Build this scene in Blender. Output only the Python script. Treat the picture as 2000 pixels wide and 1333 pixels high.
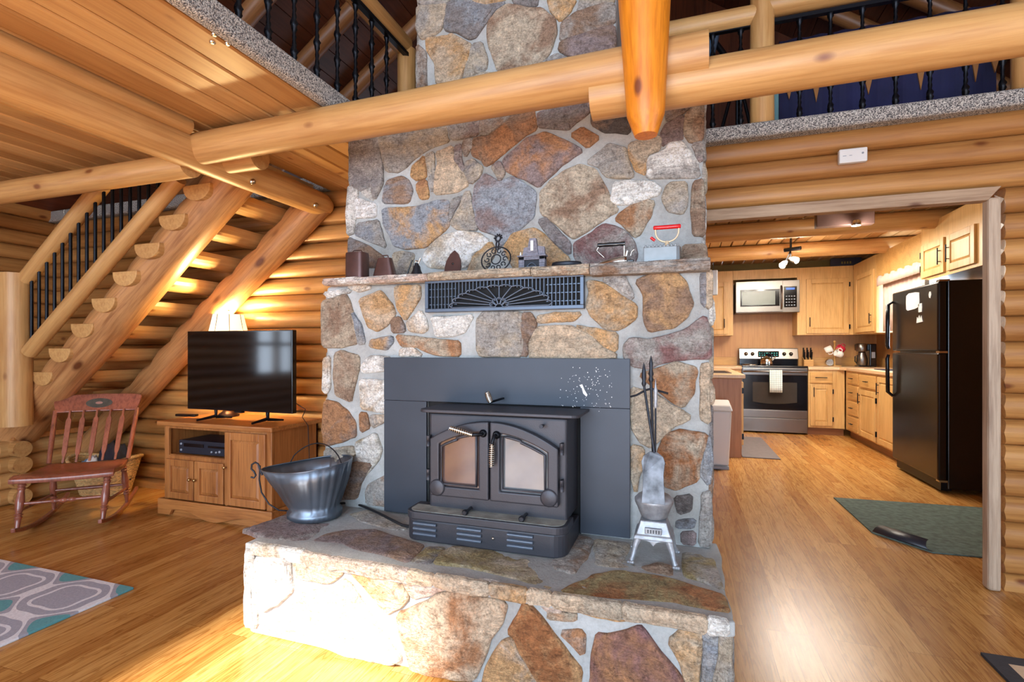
import bpy, bmesh, math, random
from mathutils import Vector, Matrix, Euler, noise
random.seed(7)
PI = math.pi
sc = bpy.context.scene
C = sc.collection
for o in list(bpy.data.objects): bpy.data.objects.remove(o)

# ------------------------------------------------------------------ camera
FP, EYE, HOR, YAW = 987.0, 1.15, 683.0, math.radians(18.487)
CS, SN = math.cos(YAW), math.sin(YAW)
cd = bpy.data.cameras.new('camera'); cam = bpy.data.objects.new('camera', cd); C.objects.link(cam)
cam.location = (0, 0, EYE); cam.rotation_euler = (PI/2, 0, YAW)
cd.sensor_width = 36; cd.lens = 36*FP/2000; cd.shift_y = (HOR-666.5)/2000; cd.clip_start = .02
sc.camera = cam
def at(u, v, x=None, y=None, z=None):
    """the point of the room seen at photo pixel (u, v) on a known plane"""
    r, q = (u-1000)/FP, (HOR-v)/FP
    d = Vector((r*CS-SN, r*SN+CS, q))
    t = x/d.x if x is not None else y/d.y if y is not None else (z-EYE)/d.z
    return Vector((0, 0, EYE))+d*t

# ------------------------------------------------------------------ light
sc.view_settings.view_transform = 'Standard'; sc.view_settings.look = 'None'
sc.view_settings.gamma = 1; sc.view_settings.use_curve_mapping = False
sc.view_settings.exposure = 1.1
w = bpy.data.worlds.new('world'); sc.world = w; w.use_nodes = True
w.node_tree.nodes['Background'].inputs[0].default_value = (.72, .83, 1, 1)
w.node_tree.nodes['Background'].inputs[1].default_value = 1.0
def area(name, loc, rot, sx, sy, power, col, spread=PI):
    l = bpy.data.lights.new(name, 'AREA'); l.shape = 'RECTANGLE'; l.size = sx; l.size_y = sy
    l.energy = power; l.color = col; l.spread = spread
    o = bpy.data.objects.new(name, l); C.objects.link(o); o.location = loc; o.rotation_euler = rot; return o
XL_ = -5.45
DAY = (.60, .79, 1.0)
area('daylight_front', (-.6, -3.75, 1.75), (PI/2, 0, 0), 5.6, 2.6, 180, DAY)
area('daylight_high', (-.2, -3.75, 4.0), (PI/2, 0, 0), 4.4, 1.6, 70, DAY)
area('daylight_right', (4.35, -.4, 1.5), (PI/2, 0, PI/2), 3.2, 1.4, 34, DAY)
area('daylight_left', (XL_-.12, -.35, 1.38), (PI/2, 0, -PI/2), .8, 1.1, 12, (.7, .83, 1))
sl = bpy.data.lights.new('sun', 'SUN'); sl.energy = 15; sl.angle = math.radians(3.2); sl.color = (1, .95, .90)
so = bpy.data.objects.new('sun', sl); C.objects.link(so)
so.rotation_euler = Vector((.02, .80, -.60)).to_track_quat('-Z', 'Y').to_euler()
def point(name, loc, power, col, r=.05):
    l = bpy.data.lights.new(name, 'POINT'); l.energy = power; l.color = col; l.shadow_soft_size = r
    o = bpy.data.objects.new(name, l); C.objects.link(o); o.location = loc; return o
WARM = (1, .80, .55)
area('kitchen_ceiling_light', (1.3, 6.2, 2.25), (0, 0, 0), 1.0, 1.6, 34, (1, .90, .76))
area('kitchen_window_light', (2.50, 6.5, 1.6), (PI/2, 0, PI/2), .8, .8, 18, DAY)
area('loft_fill', (-.8, .3, 4.6), (0, 0, 0), 2.5, 3.5, 10, (.9, .95, 1))  # added fill hanging in mid-air

# ------------------------------------------------------------------ materials
def lin(c):
    return tuple(((x/255)/12.92 if x/255 <= .04045 else ((x/255+.055)/1.055)**2.4) for x in c[:3])+(1,)
def newmat(name):
    m = bpy.data.materials.new(name); m.use_nodes = True
    nt = m.node_tree; b = nt.nodes['Principled BSDF']; return m, nt, b
def N(nt, t, **k):
    n = nt.nodes.new(t)
    for a, v in k.items(): setattr(n, a, v)
    return n
def ramp(nt, fac, stops):
    r = N(nt, 'ShaderNodeValToRGB'); e = r.color_ramp.elements
    while len(e) < len(stops): e.new(.5)
    for i, (p, c) in enumerate(stops): e[i].position = p; e[i].color = c
    nt.links.new(fac, r.inputs[0]); return r.outputs[0]
def mixc(nt, fac, a, b, mode='MIX'):
    m = N(nt, 'ShaderNodeMix', data_type='RGBA', blend_type=mode)
    for s, v in ((0, fac), (6, a), (7, b)):
        if hasattr(v, 'is_linked'): nt.links.new(v, m.inputs[s])
        else: m.inputs[s].default_value = v
    return m.outputs[2]
def coords(nt, scale=(1, 1, 1), kind='Object', rot=(0, 0, 0), loc=(0, 0, 0)):
    t = N(nt, 'ShaderNodeTexCoord'); mp = N(nt, 'ShaderNodeMapping')
    mp.inputs['Scale'].default_value = scale; mp.inputs['Rotation'].default_value = rot; mp.inputs['Location'].default_value = loc
    nt.links.new(t.outputs[kind], mp.inputs[0]); return mp.outputs[0]
def noi(nt, vec, scale, detail=3, rough=.5, dist=0, out=0):
    n = N(nt, 'ShaderNodeTexNoise'); n.inputs['Scale'].default_value = scale
    n.inputs['Detail'].default_value = detail; n.inputs['Roughness'].default_value = rough; n.inputs['Distortion'].default_value = dist
    nt.links.new(vec, n.inputs['Vector']); return n.outputs[out]
def bump(nt, b, h, strength=.3, dist=.01):
    n = N(nt, 'ShaderNodeBump'); n.inputs['Strength'].default_value = strength; n.inputs['Distance'].default_value = dist
    nt.links.new(h, n.inputs['Height']); nt.links.new(n.outputs[0], b.inputs['Normal'])
def mat(name, c, rough=.5, metal=0, var=0, vs=8, bs=0, bscale=60, emit=None, es=0, spec=None, alpha=None):
    m, nt, b = newmat(name); b.inputs['Roughness'].default_value = rough; b.inputs['Metallic'].default_value = metal
    c = lin(c); b.inputs['Base Color'].default_value = c
    if spec is not None: b.inputs['Specular IOR Level'].default_value = spec
    if var:
        v = coords(nt); f = noi(nt, v, vs, 4)
        lo = tuple(x*(1-var) for x in c[:3])+(1,); hi = tuple(min(1, x*(1+var)) for x in c[:3])+(1,)
        nt.links.new(ramp(nt, f, [(.3, lo), (.7, hi)]), b.inputs['Base Color'])
    if bs: bump(nt, b, noi(nt, coords(nt), bscale, 4), bs, .004)
    if emit: b.inputs['Emission Color'].default_value = lin(emit); b.inputs['Emission Strength'].default_value = es
    return m
def wood(name, base, dark, knot=(95, 50, 25), axis=0, g=1.0, knots=True, tint='random', rough=.42, kn=.125, var=.22, coat=0):
    m, nt, b = newmat(name); b.inputs['Roughness'].default_value = rough
    s = [1, 1, 1]
    sg = [14, 14, 14]; sg[axis] = .8
    sw = [3.2, 3.2, 3.2]; sw[axis] = .55
    sk = [6.5, 6.5, 6.5]; sk[axis] = 3.0
    g1 = noi(nt, coords(nt, sg), 3.2*g, 5, .6, .35)
    g2 = noi(nt, coords(nt, sw), 1.6*g, 3, .5, .8)
    col = ramp(nt, g1, [(.34, lin(dark)), (.56, lin(base))])
    sf = [55, 55, 55]; sf[axis] = 1.2
    g3 = noi(nt, coords(nt, sf, loc=(5, 3, 1)), 1.6*g, 4, .6, .3)
    col = mixc(nt, .8, col, ramp(nt, g3, [(.30, (.70, .60, .50, 1)), (.50, (1, 1, 1, 1))]), 'MULTIPLY')
    hi = tuple(min(1, x*1.18) for x in lin(base)[:3])+(1,)
    col = mixc(nt, .45, col, ramp(nt, g2, [(.3, lin(dark)), (.5, lin(base)), (.75, hi)]))
    if knots:
        # ring figure around knots
        vo = N(nt, 'ShaderNodeTexVoronoi'); nt.links.new(coords(nt, sk), vo.inputs['Vector']); vo.inputs['Scale'].default_value = 1.0
        vo.inputs['Randomness'].default_value = 1
        k = ramp(nt, vo.outputs['Distance'], [(kn*.45, (1, 1, 1, 1)), (kn, (0, 0, 0, 1))])
        col = mixc(nt, k, col, lin(knot))
        k2 = ramp(nt, vo.outputs['Distance'], [(kn, (1, 1, 1, 1)), (kn*2.6, (0, 0, 0, 1))])
        m2 = N(nt, 'ShaderNodeMath', operation='MULTIPLY'); nt.links.new(k2, m2.inputs[0]); m2.inputs[1].default_value = .25
        col = mixc(nt, m2.outputs[0], col, lin(dark))
    if tint == 'random':
        oi = N(nt, 'ShaderNodeObjectInfo'); tv = oi.outputs['Random']
    else:
        a = N(nt, 'ShaderNodeAttribute', attribute_name='tint'); tv = a.outputs['Fac']
    tr = ramp(nt, tv, [(0, (1-var, 1-var*1.25, 1-var*1.5, 1)), (1, (1, 1, 1, 1))])
    col = mixc(nt, 1.0, col, tr, 'MULTIPLY')
    nt.links.new(col, b.inputs['Base Color'])
    bump(nt, b, g1, .18, .004)
    if coat: b.inputs['Coat Weight'].default_value = coat; b.inputs['Coat Roughness'].default_value = .15
    return m
M = {}
M['log'] = wood('honey_pine_log', (210, 164, 104), (176, 122, 66), (120, 62, 30))
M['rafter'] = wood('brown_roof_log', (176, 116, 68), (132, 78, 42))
M['logr'] = wood('rough_peeled_log', (204, 150, 96), (138, 84, 44), (96, 48, 24), g=1.3, kn=.20)
M['logw'] = wood('honey_pine_wall_log', (198, 144, 82), (158, 102, 50), (110, 55, 25), tint='attr', var=.3)
M['orange'] = wood('orange_stained_log', (216, 132, 30), (170, 84, 10), (90, 40, 10), rough=.42, var=.0, g=1.6)
M['plank'] = wood('pine_ceiling_plank', (220, 178, 120), (192, 140, 82), (135, 80, 50), axis=1, tint='attr', var=.42, g=.8, kn=.10)
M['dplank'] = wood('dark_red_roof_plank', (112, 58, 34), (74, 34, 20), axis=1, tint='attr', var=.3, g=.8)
M['grey_trim'] = wood('weathered_trim', (200, 172, 142), (150, 118, 90), axis=0, g=1.4, rough=.6)
M['oak'] = wood('golden_oak', (192, 128, 70), (142, 82, 38), knots=False, g=1.8, var=.12, rough=.35, coat=.2)
M['oakz'] = wood('golden_oak_upright', (188, 124, 68), (138, 80, 38), axis=2, knots=False, g=1.8, var=.12, rough=.35, coat=.2)
M['kit'] = wood('light_oak_cabinet', (222, 182, 118), (196, 148, 84), axis=2, knots=False, g=1.6, var=.08, rough=.4)
M['kitx'] = wood('light_oak_rail', (214, 168, 100), (186, 134, 72), axis=0, knots=False, g=1.6, var=.08, rough=.4)
M['kpanel'] = wood('wood_backsplash', (206, 156, 100), (186, 134, 82), axis=2, knots=False, var=.05)
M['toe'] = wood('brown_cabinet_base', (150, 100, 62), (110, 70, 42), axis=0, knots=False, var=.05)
M['rocker'] = wood('mahogany_rocker', (158, 92, 70), (104, 52, 40), axis=2, knots=False, g=1.5, var=.12, rough=.28, coat=.4)
M['black'] = mat('black_metal', (22, 24, 30), .38, .6)
M['iron'] = mat('dark_iron', (48, 50, 56), .45, .7, .2, 12, .15)
M['stove'] = mat('charcoal_stove_paint', (62, 62, 68), .42, .35, .12, 6, .12, 220)
M['surround'] = mat('matte_black_panel', (56, 62, 72), .48, .25, .12, 3)
M['chrome'] = mat('chrome', (205, 200, 190), .2, 1)
M['steel'] = mat('stainless_steel', (132, 126, 120), .3, 1, .08, 3)
M['blk'] = mat('gloss_black', (8, 8, 14), .14)
M['fridge'] = mat('black_fridge_enamel', (22, 16, 14), .22, 0, 0, 5, .05, 300)
M['screen'] = mat('tv_screen', (3, 3, 6), .08)
M['white'] = mat('white_plastic', (228, 226, 222), .4)
M['zinc'] = mat('galvanised_zinc', (122, 132, 144), .42, .85, .3, 5)
M['silver'] = mat('silver_cast_iron', (158, 160, 164), .45, .45, .25, 40, .3, 90)
M['bronze'] = mat('dark_bronze', (98, 74, 70), .35, .7, .3, 10)
M['red'] = mat('red_paint', (205, 22, 26), .3)
M['creamp'] = mat('cream_metal', (215, 195, 160), .4, .3)
M['counter'] = mat('beige_laminate_counter', (214, 178, 136), .3, 0, .08, 60)
M['brass'] = mat('brass', (190, 160, 110), .3, 1)
M['cord'] = mat('black_cord', (26, 26, 30), .5)
M['white_ceramic'] = mat('white_ceramic', (235, 232, 225), .2)
M['kwall'] = mat('olive_wall', (120, 100, 50), .7)
M['dark'] = mat('shadow_black', (10, 10, 12), .8)
M['wall_light'] = mat('pale_plank_wall', (215, 160, 105), .6, 0, .1, 3)

def carpet_mat():
    m, nt, b = newmat('grey_fleck_carpet'); b.inputs['Roughness'].default_value = .95
    f = noi(nt, coords(nt), 190, 2, .7); f2 = noi(nt, coords(nt), 60, 2)
    c = ramp(nt, f, [(.40, lin((70, 70, 74))), (.5, lin((170, 166, 160))), (.6, lin((226, 222, 214)))])
    nt.links.new(c, b.inputs['Base Color']); bump(nt, b, f, .9, .01); return m
M['carpet'] = carpet_mat()

def floor_mat():
    m, nt, b = newmat('oak_laminate_floor'); b.inputs['Roughness'].default_value = .27
    v = coords(nt, rot=(0, 0, PI/2))
    br = N(nt, 'ShaderNodeTexBrick'); nt.links.new(v, br.inputs['Vector'])
    br.inputs['Scale'].default_value = 1; br.inputs['Brick Width'].default_value = 1.15; br.inputs['Row Height'].default_value = .082
    br.inputs['Mortar Size'].default_value = .0009; br.inputs['Mortar Smooth'].default_value = 0; br.offset = .37; br.offset_frequency = 3; br.inputs['Bias'].default_value = 0
    br.inputs['Color1'].default_value = (0, 0, 0, 1); br.inputs['Color2'].default_value = (1, 1, 1, 1); br.inputs['Mortar'].default_value = (.3, .3, .3, 1)
    # shift grain per board
    ad = N(nt, 'ShaderNodeVectorMath', operation='ADD'); sc_ = N(nt, 'ShaderNodeVectorMath', operation='SCALE'); sc_.inputs['Scale'].default_value = 7
    nt.links.new(br.outputs['Color'], sc_.inputs[0]); nt.links.new(coords(nt), ad.inputs[0]); nt.links.new(sc_.outputs[0], ad.inputs[1])
    mp = N(nt, 'ShaderNodeMapping'); mp.inputs['Scale'].default_value = (11, .9, 1); nt.links.new(ad.outputs[0], mp.inputs[0])
    g1 = noi(nt, mp.outputs[0], 2.2, 4, .55, 1.2)
    wv = N(nt, 'ShaderNodeMath', operation='MULTIPLY'); nt.links.new(g1, wv.inputs[0]); wv.inputs[1].default_value = 26
    sn = N(nt, 'ShaderNodeMath', operation='SINE'); nt.links.new(wv.outputs[0], sn.inputs[0])
    mp2 = N(nt, 'ShaderNodeMapping'); mp2.inputs['Scale'].default_value = (60, 2.5, 1); nt.links.new(ad.outputs[0], mp2.inputs[0])
    g2 = noi(nt, mp2.outputs[0], 2.5, 3, .6)
    base = ramp(nt, br.outputs['Color'], [(0, lin((176, 120, 60))), (.5, lin((194, 140, 74))), (1, lin((208, 158, 92)))])
    a = ramp(nt, sn.outputs[0], [(.45, (1, 1, 1, 1)), (1, (.62, .50, .36, 1))])
    c = mixc(nt, .75, base, a, 'MULTIPLY')
    a2 = ramp(nt, g2, [(.35, (.72, .62, .5, 1)), (.6, (1, 1, 1, 1))])
    c = mixc(nt, .8, c, a2, 'MULTIPLY'); c = mixc(nt, .0, c, c)
    mo = ramp(nt, br.outputs['Fac'], [(0, (1, 1, 1, 1)), (1, (.55, .45, .35, 1))]); c = mixc(nt, 1, c, mo, 'MULTIPLY')
    nt.links.new(c, b.inputs['Base Color']); bump(nt, b, g2, .05, .002); return m
M['floor'] = floor_mat()

def stone_mat():
    m, nt, b = newmat('fieldstone'); b.inputs['Roughness'].default_value = .8
    a = N(nt, 'ShaderNodeAttribute', attribute_name='ca'); a2 = N(nt, 'ShaderNodeAttribute', attribute_name='cb')
    v = coords(nt)
    f = noi(nt, v, 5.5, 6, .62, .6); c = mixc(nt, ramp(nt, f, [(.44, (0, 0, 0, 1)), (.60, (1, 1, 1, 1))]), a.outputs['Color'], a2.outputs['Color'])
    f3 = noi(nt, v, 34, 6, .75, .3)
    c = mixc(nt, .85, c, ramp(nt, f3, [(.30, (.34, .30, .28, 1)), (.44, (.92, .9, .88, 1)), (.60, (1.2, 1.18, 1.16, 1)), (.72, (1.55, 1.5, 1.45, 1))]), 'MULTIPLY')
    f5 = noi(nt, v, 120, 3, .7)
    c = mixc(nt, .6, c, ramp(nt, f5, [(.34, (.5, .47, .45, 1)), (.5, (1, 1, 1, 1)), (.64, (1.3, 1.3, 1.3, 1))]), 'MULTIPLY')
    f4 = noi(nt, coords(nt, (1, 1, 3.0), loc=(3, 1, 2), rot=(.4, .5, .3)), 7, 5, .7, 1.2)
    c = mixc(nt, .8, c, ramp(nt, f4, [(.47, (1, 1, 1, 1)), (.50, (.60, .56, .53, 1)), (.53, (1, 1, 1, 1))]), 'MULTIPLY')
    nt.links.new(c, b.inputs['Base Color'])
    s = N(nt, 'ShaderNodeMath', operation='ADD'); nt.links.new(f, s.inputs[0]); nt.links.new(f3, s.inputs[1])
    s2 = N(nt, 'ShaderNodeMath', operation='ADD'); nt.links.new(s.outputs[0], s2.inputs[0]); nt.links.new(f4, s2.inputs[1])
    bump(nt, b, s2.outputs[0], .9, .03); return m
M['stone'] = stone_mat()
def mortar_mat():
    m, nt, b = newmat('grey_mortar'); b.inputs['Roughness'].default_value = .9
    v = coords(nt); f = noi(nt, v, 4, 4); f2 = noi(nt, v, 70, 5, .7)
    c = ramp(nt, f, [(.3, lin((148, 147, 142))), (.7, lin((186, 189, 188)))])
    c = mixc(nt, .5, c, ramp(nt, f2, [(.3, (.7, .7, .7, 1)), (.6, (1.08, 1.08, 1.08, 1))]), 'MULTIPLY')
    nt.links.new(c, b.inputs['Base Color']); bump(nt, b, f2, .5, .01); return m
M['mortar'] = mortar_mat()

# ------------------------------------------------------------------ mesh helpers
WORLD = set()      # things whose parts are modelled in room coordinates
def put(o, parent):
    o.parent = parent
    if parent.name in WORLD: o.matrix_parent_inverse = Matrix.LocRotScale(parent.location, parent.rotation_euler, None).inverted()
class MB:
    def __init__(s): s.v = []; s.f = []; s.sm = []; s.t = []; s.ca = []; s.cb = []; s.X = Matrix(); s.tint = .5; s.usecol = False
    def add(s, vs, fs, smooth=False, ca=None, cb=None):
        o = len(s.v); s.v += [tuple(s.X @ Vector(p)) for p in vs]
        for f in fs:
            s.f.append([i+o for i in f]); s.sm.append(smooth); s.t.append(s.tint); s.ca.append(ca); s.cb.append(cb)
        if ca: s.usecol = True
        return s
    def box(s, x0, x1, y0, y1, z0, z1, ca=None, cb=None):
        x0, x1 = sorted((x0, x1)); y0, y1 = sorted((y0, y1)); z0, z1 = sorted((z0, z1))
        v = [(x, y, z) for z in (z0, z1) for y in (y0, y1) for x in (x0, x1)]
        return s.add(v, [(0, 2, 3, 1), (4, 5, 7, 6), (0, 1, 5, 4), (2, 6, 7, 3), (0, 4, 6, 2), (1, 3, 7, 5)], False, ca, cb)
    def tube(s, pts, r, n=10, cap=True, closed=False):
        pts = [Vector(p) for p in pts]; m = len(pts)
        rs = r if isinstance(r, (list, tuple)) else [r]*m
        up = None; vs = []
        for i, p in enumerate(pts):
            a = pts[(i-1) % m] if (i > 0 or closed) else p; b = pts[(i+1) % m] if (i < m-1 or closed) else p
            d = (b-a).normalized()
            if up is None:
                up = d.orthogonal().normalized()
            up = (up-d*up.dot(d)).normalized(); si = d.cross(up)
            for k in range(n):
                an = 2*PI*k/n; vs.append(p+(up*math.cos(an)+si*math.sin(an))*rs[i])
        fs = []
        for i in range(m if closed else m-1):
            j = (i+1) % m
            for k in range(n): fs.append((i*n+k, i*n+(k+1) % n, j*n+(k+1) % n, j*n+k))
        s.add(vs, fs, True)
        if cap and not closed:
            s.add(vs[:n], [tuple(range(n))[::-1]]); s.add(vs[-n:], [tuple(range(n))])
        return s
    def lathe(s, prof, c=(0, 0, 0), n=24, sx=1, sy=1, smooth=True):
        vs = []
        for r, z in prof:
            for k in range(n): a = 2*PI*k/n; vs.append((c[0]+r*sx*math.cos(a), c[1]+r*sy*math.sin(a), c[2]+z))
        fs = [(i*n+k, i*n+(k+1) % n, (i+1)*n+(k+1) % n, (i+1)*n+k) for i in range(len(prof)-1) for k in range(n)]
        s.add(vs, fs, smooth)
        if prof[0][0] > 1e-4: s.add(vs[:n], [tuple(range(n))[::-1]])
        if prof[-1][0] > 1e-4: s.add(vs[-n:], [tuple(range(n))])
        return s
    def prism(s, poly, fn, d0, d1, smooth=False, ca=None, cb=None):
        """poly of (a,b); fn(a,b,d) -> xyz"""
        n = len(poly)
        vs = [fn(a, b, d0) for a, b in poly]+[fn(a, b, d1) for a, b in poly]
        fs = [tuple(range(n)), tuple(range(2*n-1, n-1, -1))]+[(i, i+n, (i+1) % n+n, (i+1) % n) for i in range(n)]
        return s.add(vs, fs, smooth, ca, cb)
    def ball(s, c, r, sx=1, sy=1, sz=1, n=14):
        pr = [(max(1e-5, r*math.sin(PI*i/n)), -r*sz*math.cos(PI*i/n)) for i in range(n+1)]
        return s.lathe(pr, c, n+4, sx, sy)
    def build(s, name, m, parent=None, bevel=0, seg=2, sub=0, fix=True):
        me = bpy.data.meshes.new(name); me.from_pydata(s.v, [], s.f); me.update()
        for p, q in zip(me.polygons, s.sm): p.use_smooth = q
        ta = me.attributes.new('tint', 'FLOAT', 'FACE'); ta.data.foreach_set('value', s.t)
        if s.usecol:
            for nm, L in (('ca', s.ca), ('cb', s.cb)):
                at_ = me.attributes.new(nm, 'FLOAT_COLOR', 'FACE') if False else me.color_attributes.new(nm, 'FLOAT_COLOR', 'CORNER')
                for p in me.polygons:
                    c = L[p.index] or (.4, .4, .4, 1)
                    for li in p.loop_indices: at_.data[li].color = c
        if fix:
            bm = bmesh.new(); bm.from_mesh(me); bmesh.ops.recalc_face_normals(bm, faces=bm.faces); bm.to_mesh(me); bm.free()
        o = bpy.data.objects.new(name, me); C.objects.link(o)
        if m is not None: me.materials.append(M[m] if isinstance(m, str) else m)
        if parent is not None: put(o, parent)
        if bevel:
            b = o.modifiers.new('bevel', 'BEVEL'); b.width = bevel; b.segments = seg; b.limit_method = 'ANGLE'; b.angle_limit = .6
        if sub:
            d = o.modifiers.new('sub', 'SUBSURF'); d.levels = d.render_levels = sub
        return o
def tag(o, label, cat, group=None, kind=None):
    o['label'] = label; o['category'] = cat
    if group: o['group'] = group
    if kind: o['kind'] = kind
    return o
def thing(name, label, cat, loc=(0, 0, 0), rz=0, group=None, world=False):
    o = bpy.data.objects.new(name, None); C.objects.link(o); o.location = loc; o.rotation_euler = (0, 0, rz)
    o.empty_display_size = .1
    if world: WORLD.add(o.name)
    return tag(o, label, cat, group)
def struct(o): o['kind'] = 'structure'; return o
def copy_tree(o, parent=None):
    c = o.copy(); C.objects.link(c)
    if parent is not None: c.parent = parent
    for ch in list(o.children): copy_tree(ch, c)
    return c
def log(name, p0, p1, r0, r1=None, m='log', parent=None, seed=0, n=28, wob=.012, scallop=None, flat=None, dome=0, bow=0):
    """a peeled log from p0 to p1: its own x axis is the grain"""
    p0, p1 = Vector(p0), Vector(p1); L = (p1-p0).length; r1 = r1 if r1 is not None else r0
    k = max(6, int(L/.07)); b = MB(); vs = []
    for i in range(k+1):
        s = i/k; r = r0+(r1-r0)*s
        for j in range(n):
            a = 2*PI*j/n
            nn = noise.noise(Vector((s*L*1.6+seed*7.3, math.cos(a)*.6, math.sin(a)*.6+seed)))
            rr = r*(1+nn*wob*6)
            x = s*L
            if dome:
                e = min(s*L, 1e9) if dome < 0 else (1-s)*L
                dd = abs(dome)
                if e < dd: rr *= math.sqrt(max(.42, 1-(1-e/dd)**2*.75))
            y, z = math.cos(a)*rr, math.sin(a)*rr
            if scallop and z > 0: z += scallop[1]*max(0, math.sin(a))*abs(math.sin(PI*(x+scallop[2])/scallop[0]))
            if bow: y += bow*math.sin(PI*s)
            vs.append((x, y, z))
    fs = [(i*n+j, i*n+(j+1) % n, (i+1)*n+(j+1) % n, (i+1)*n+j) for i in range(k) for j in range(n)]
    b.add(vs, fs, True); b.add(vs[:n], [tuple(range(n))]); b.add(vs[-n:], [tuple(range(n))[::-1]])
    o = b.build(name, m, parent)
    o.location = p0; o.rotation_mode = 'QUATERNION'
    d = (p1-p0).normalized()
    if abs(d.z) > .95: q = d.to_track_quat('X', 'Y')
    else: q = d.to_track_quat('X', 'Z')
    o.rotation_quaternion = q
    return o
# ------------------------------------------------------------------ the setting
LH, Z9 = .124, 2.303            # height of a wall log, top of the log wall
YW = 3.09                       # middle plane of the log wall behind the fireplace
XL, XR, YF = -5.45, 4.4, -3.8
b = MB(); b.box(XL, XR, YF, 8.4, -.05, 0); struct(b.build('floor', 'floor'))

def wall_logs(name, p0, p1, rows, holes=(), m='logw', r=.062, seed=0, both=True):
    """stacked logs from p0 to p1 (xy); holes = (s0, s1, z0, z1) in metres along the wall"""
    p0, p1 = Vector(p0), Vector(p1); L = (p1-p0).length; b = MB(); rnd = random.Random(seed)
    for k in rows:
        z = Z9-LH*k-LH/2; b.tint = rnd.random()
        spans = [(0, L)]
        for (a, c, z0, z1) in holes:
            if z0 < z+.03 and z1 > z-.03:
                ns = []
                for (s, e) in spans:
                    if a > s: ns.append((s, min(a, e)))
                    if c < e: ns.append((max(c, s), e))
                spans = [q for q in ns if q[1]-q[0] > .02]
        for (s, e) in spans:
            n = 22; nx = max(2, int((e-s)/.18)); vs = []
            sd = rnd.random()*20
            for i in range(nx+1):
                x = s+(e-s)*i/nx
                wb = 1+.05*noise.noise(Vector((x*1.3, sd, 0)))
                for j in range(n):
                    a = 2*PI*j/n; cy, cz = math.cos(a), math.sin(a)
                    yy = math.copysign(abs(cy)**.8, cy)*.068*wb
                    zz = math.copysign(min(1, abs(cz)**.9), cz)*(LH/2+.001)
                    ex = 0
                    if i == 0 and s > 0: ex = .02*(1-abs(cz))
                    vs.append((x+ex*-1, yy, z+zz))
            fs = [(i*n+j, i*n+(j+1) % n, (i+1)*n+(j+1) % n, (i+1)*n+j) for i in range(nx) for j in range(n)]
            b.add(vs, fs, True); b.add(vs[:n], [tuple(range(n))]); b.add(vs[-n:], [tuple(range(n))])
    o = b.build(name, m); o.location = (p0.x, p0.y, 0); o.rotation_euler = (0, 0, math.atan2(p1.y-p0.y, p1.x-p0.x)); return struct(o)
ALL = range(0, 19)
DX0, DX1 = -.05, 1.42            # doorway to the kitchen
wall_logs('wall_back', (XL, YW), (XR, YW), ALL, [(DX0-XL, 1.478-XL, -.1, 1.90)], seed=3)
wall_logs('wall_left', (XL, YF), (XL, 8.4), range(-3, 19), [(3.05, 3.85, .8, 1.95)], seed=5)
wall_logs('wall_right', (XR, 8.4), (XR, YF), range(-8, 19), [(8.4-1.2, 8.4+1.9, .8, 2.2)], seed=6)
wall_logs('wall_front', (XR, YF), (XL, YF), range(-32, 19), [(XR-2.2, XR+3.4, .25, 3.0), (XR+.98, XR+1.92, 3.2, 4.35)], seed=7)
# front glazing: mullions of the big windows behind the camera
for i, (xs, z0, z1) in enumerate((((-3.4, -2.0, -.6, .8, 2.2), .25, 3.0), ((-1.92, -1.66, -.98), 3.2, 4.35))):
    b = MB()
    for x in xs: b.box(x-.035, x+.035, YF-.05, YF+.05, z0, z1)
    b.box(xs[0], xs[-1], YF-.05, YF+.05, z0-.04, z0+.04); b.box(xs[0], xs[-1], YF-.05, YF+.05, z1-.04, z1+.04)
    struct(b.build('window_%d' % (i+1), 'grey_trim'))
b = MB()
for y in (1.2, .2, -.85, -1.9): b.box(XR-.05, XR+.05, y-.03, y+.03, .8, 2.2)
b.box(XR-.05, XR+.05, -1.9, 1.2, .76, .82); b.box(XR-.05, XR+.05, -1.9, 1.2, 2.18, 2.24)
struct(b.build('window_3', 'grey_trim'))
b = MB()
for y in (-.75, -.35, .05): b.box(XL-.05, XL+.05, y-.03, y+.03, .8, 1.95)
for z in (.78, 1.22, 1.95): b.box(XL-.05, XL+.05, -.75, .05, z-.02, z+.03)
struct(b.build('window_5', 'grey_trim'))

# doorway casing
t = thing('door_1', 'weathered grey wood casing of the kitchen doorway', 'doorway', (DX1, 3.0, 0), world=True); struct(t)
b = MB(); b.box(1.388, 1.440, 3.0, 3.062, 0, 1.875)
b.build('jamb', wood('weathered_post', (204, 182, 158), (152, 126, 104), axis=2, g=1.6, rough=.6, kn=.06), t, bevel=.012)
b = MB(); b.add([(DX0, 3.0, 1.862), (1.388, 3.0, 1.862), (1.440, 3.0, 1.925), (DX0, 3.0, 1.925), (DX0, 3.062, 1.862), (1.388, 3.062, 1.862), (1.440, 3.062, 1.925), (DX0, 3.062, 1.925)],
    [(0, 1, 2, 3), (4, 7, 6, 5), (0, 4, 5, 1), (3, 2, 6, 7), (1, 5, 6, 2), (0, 3, 7, 4)])
b.build('head_casing', 'grey_trim', t, bevel=.004)

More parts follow.
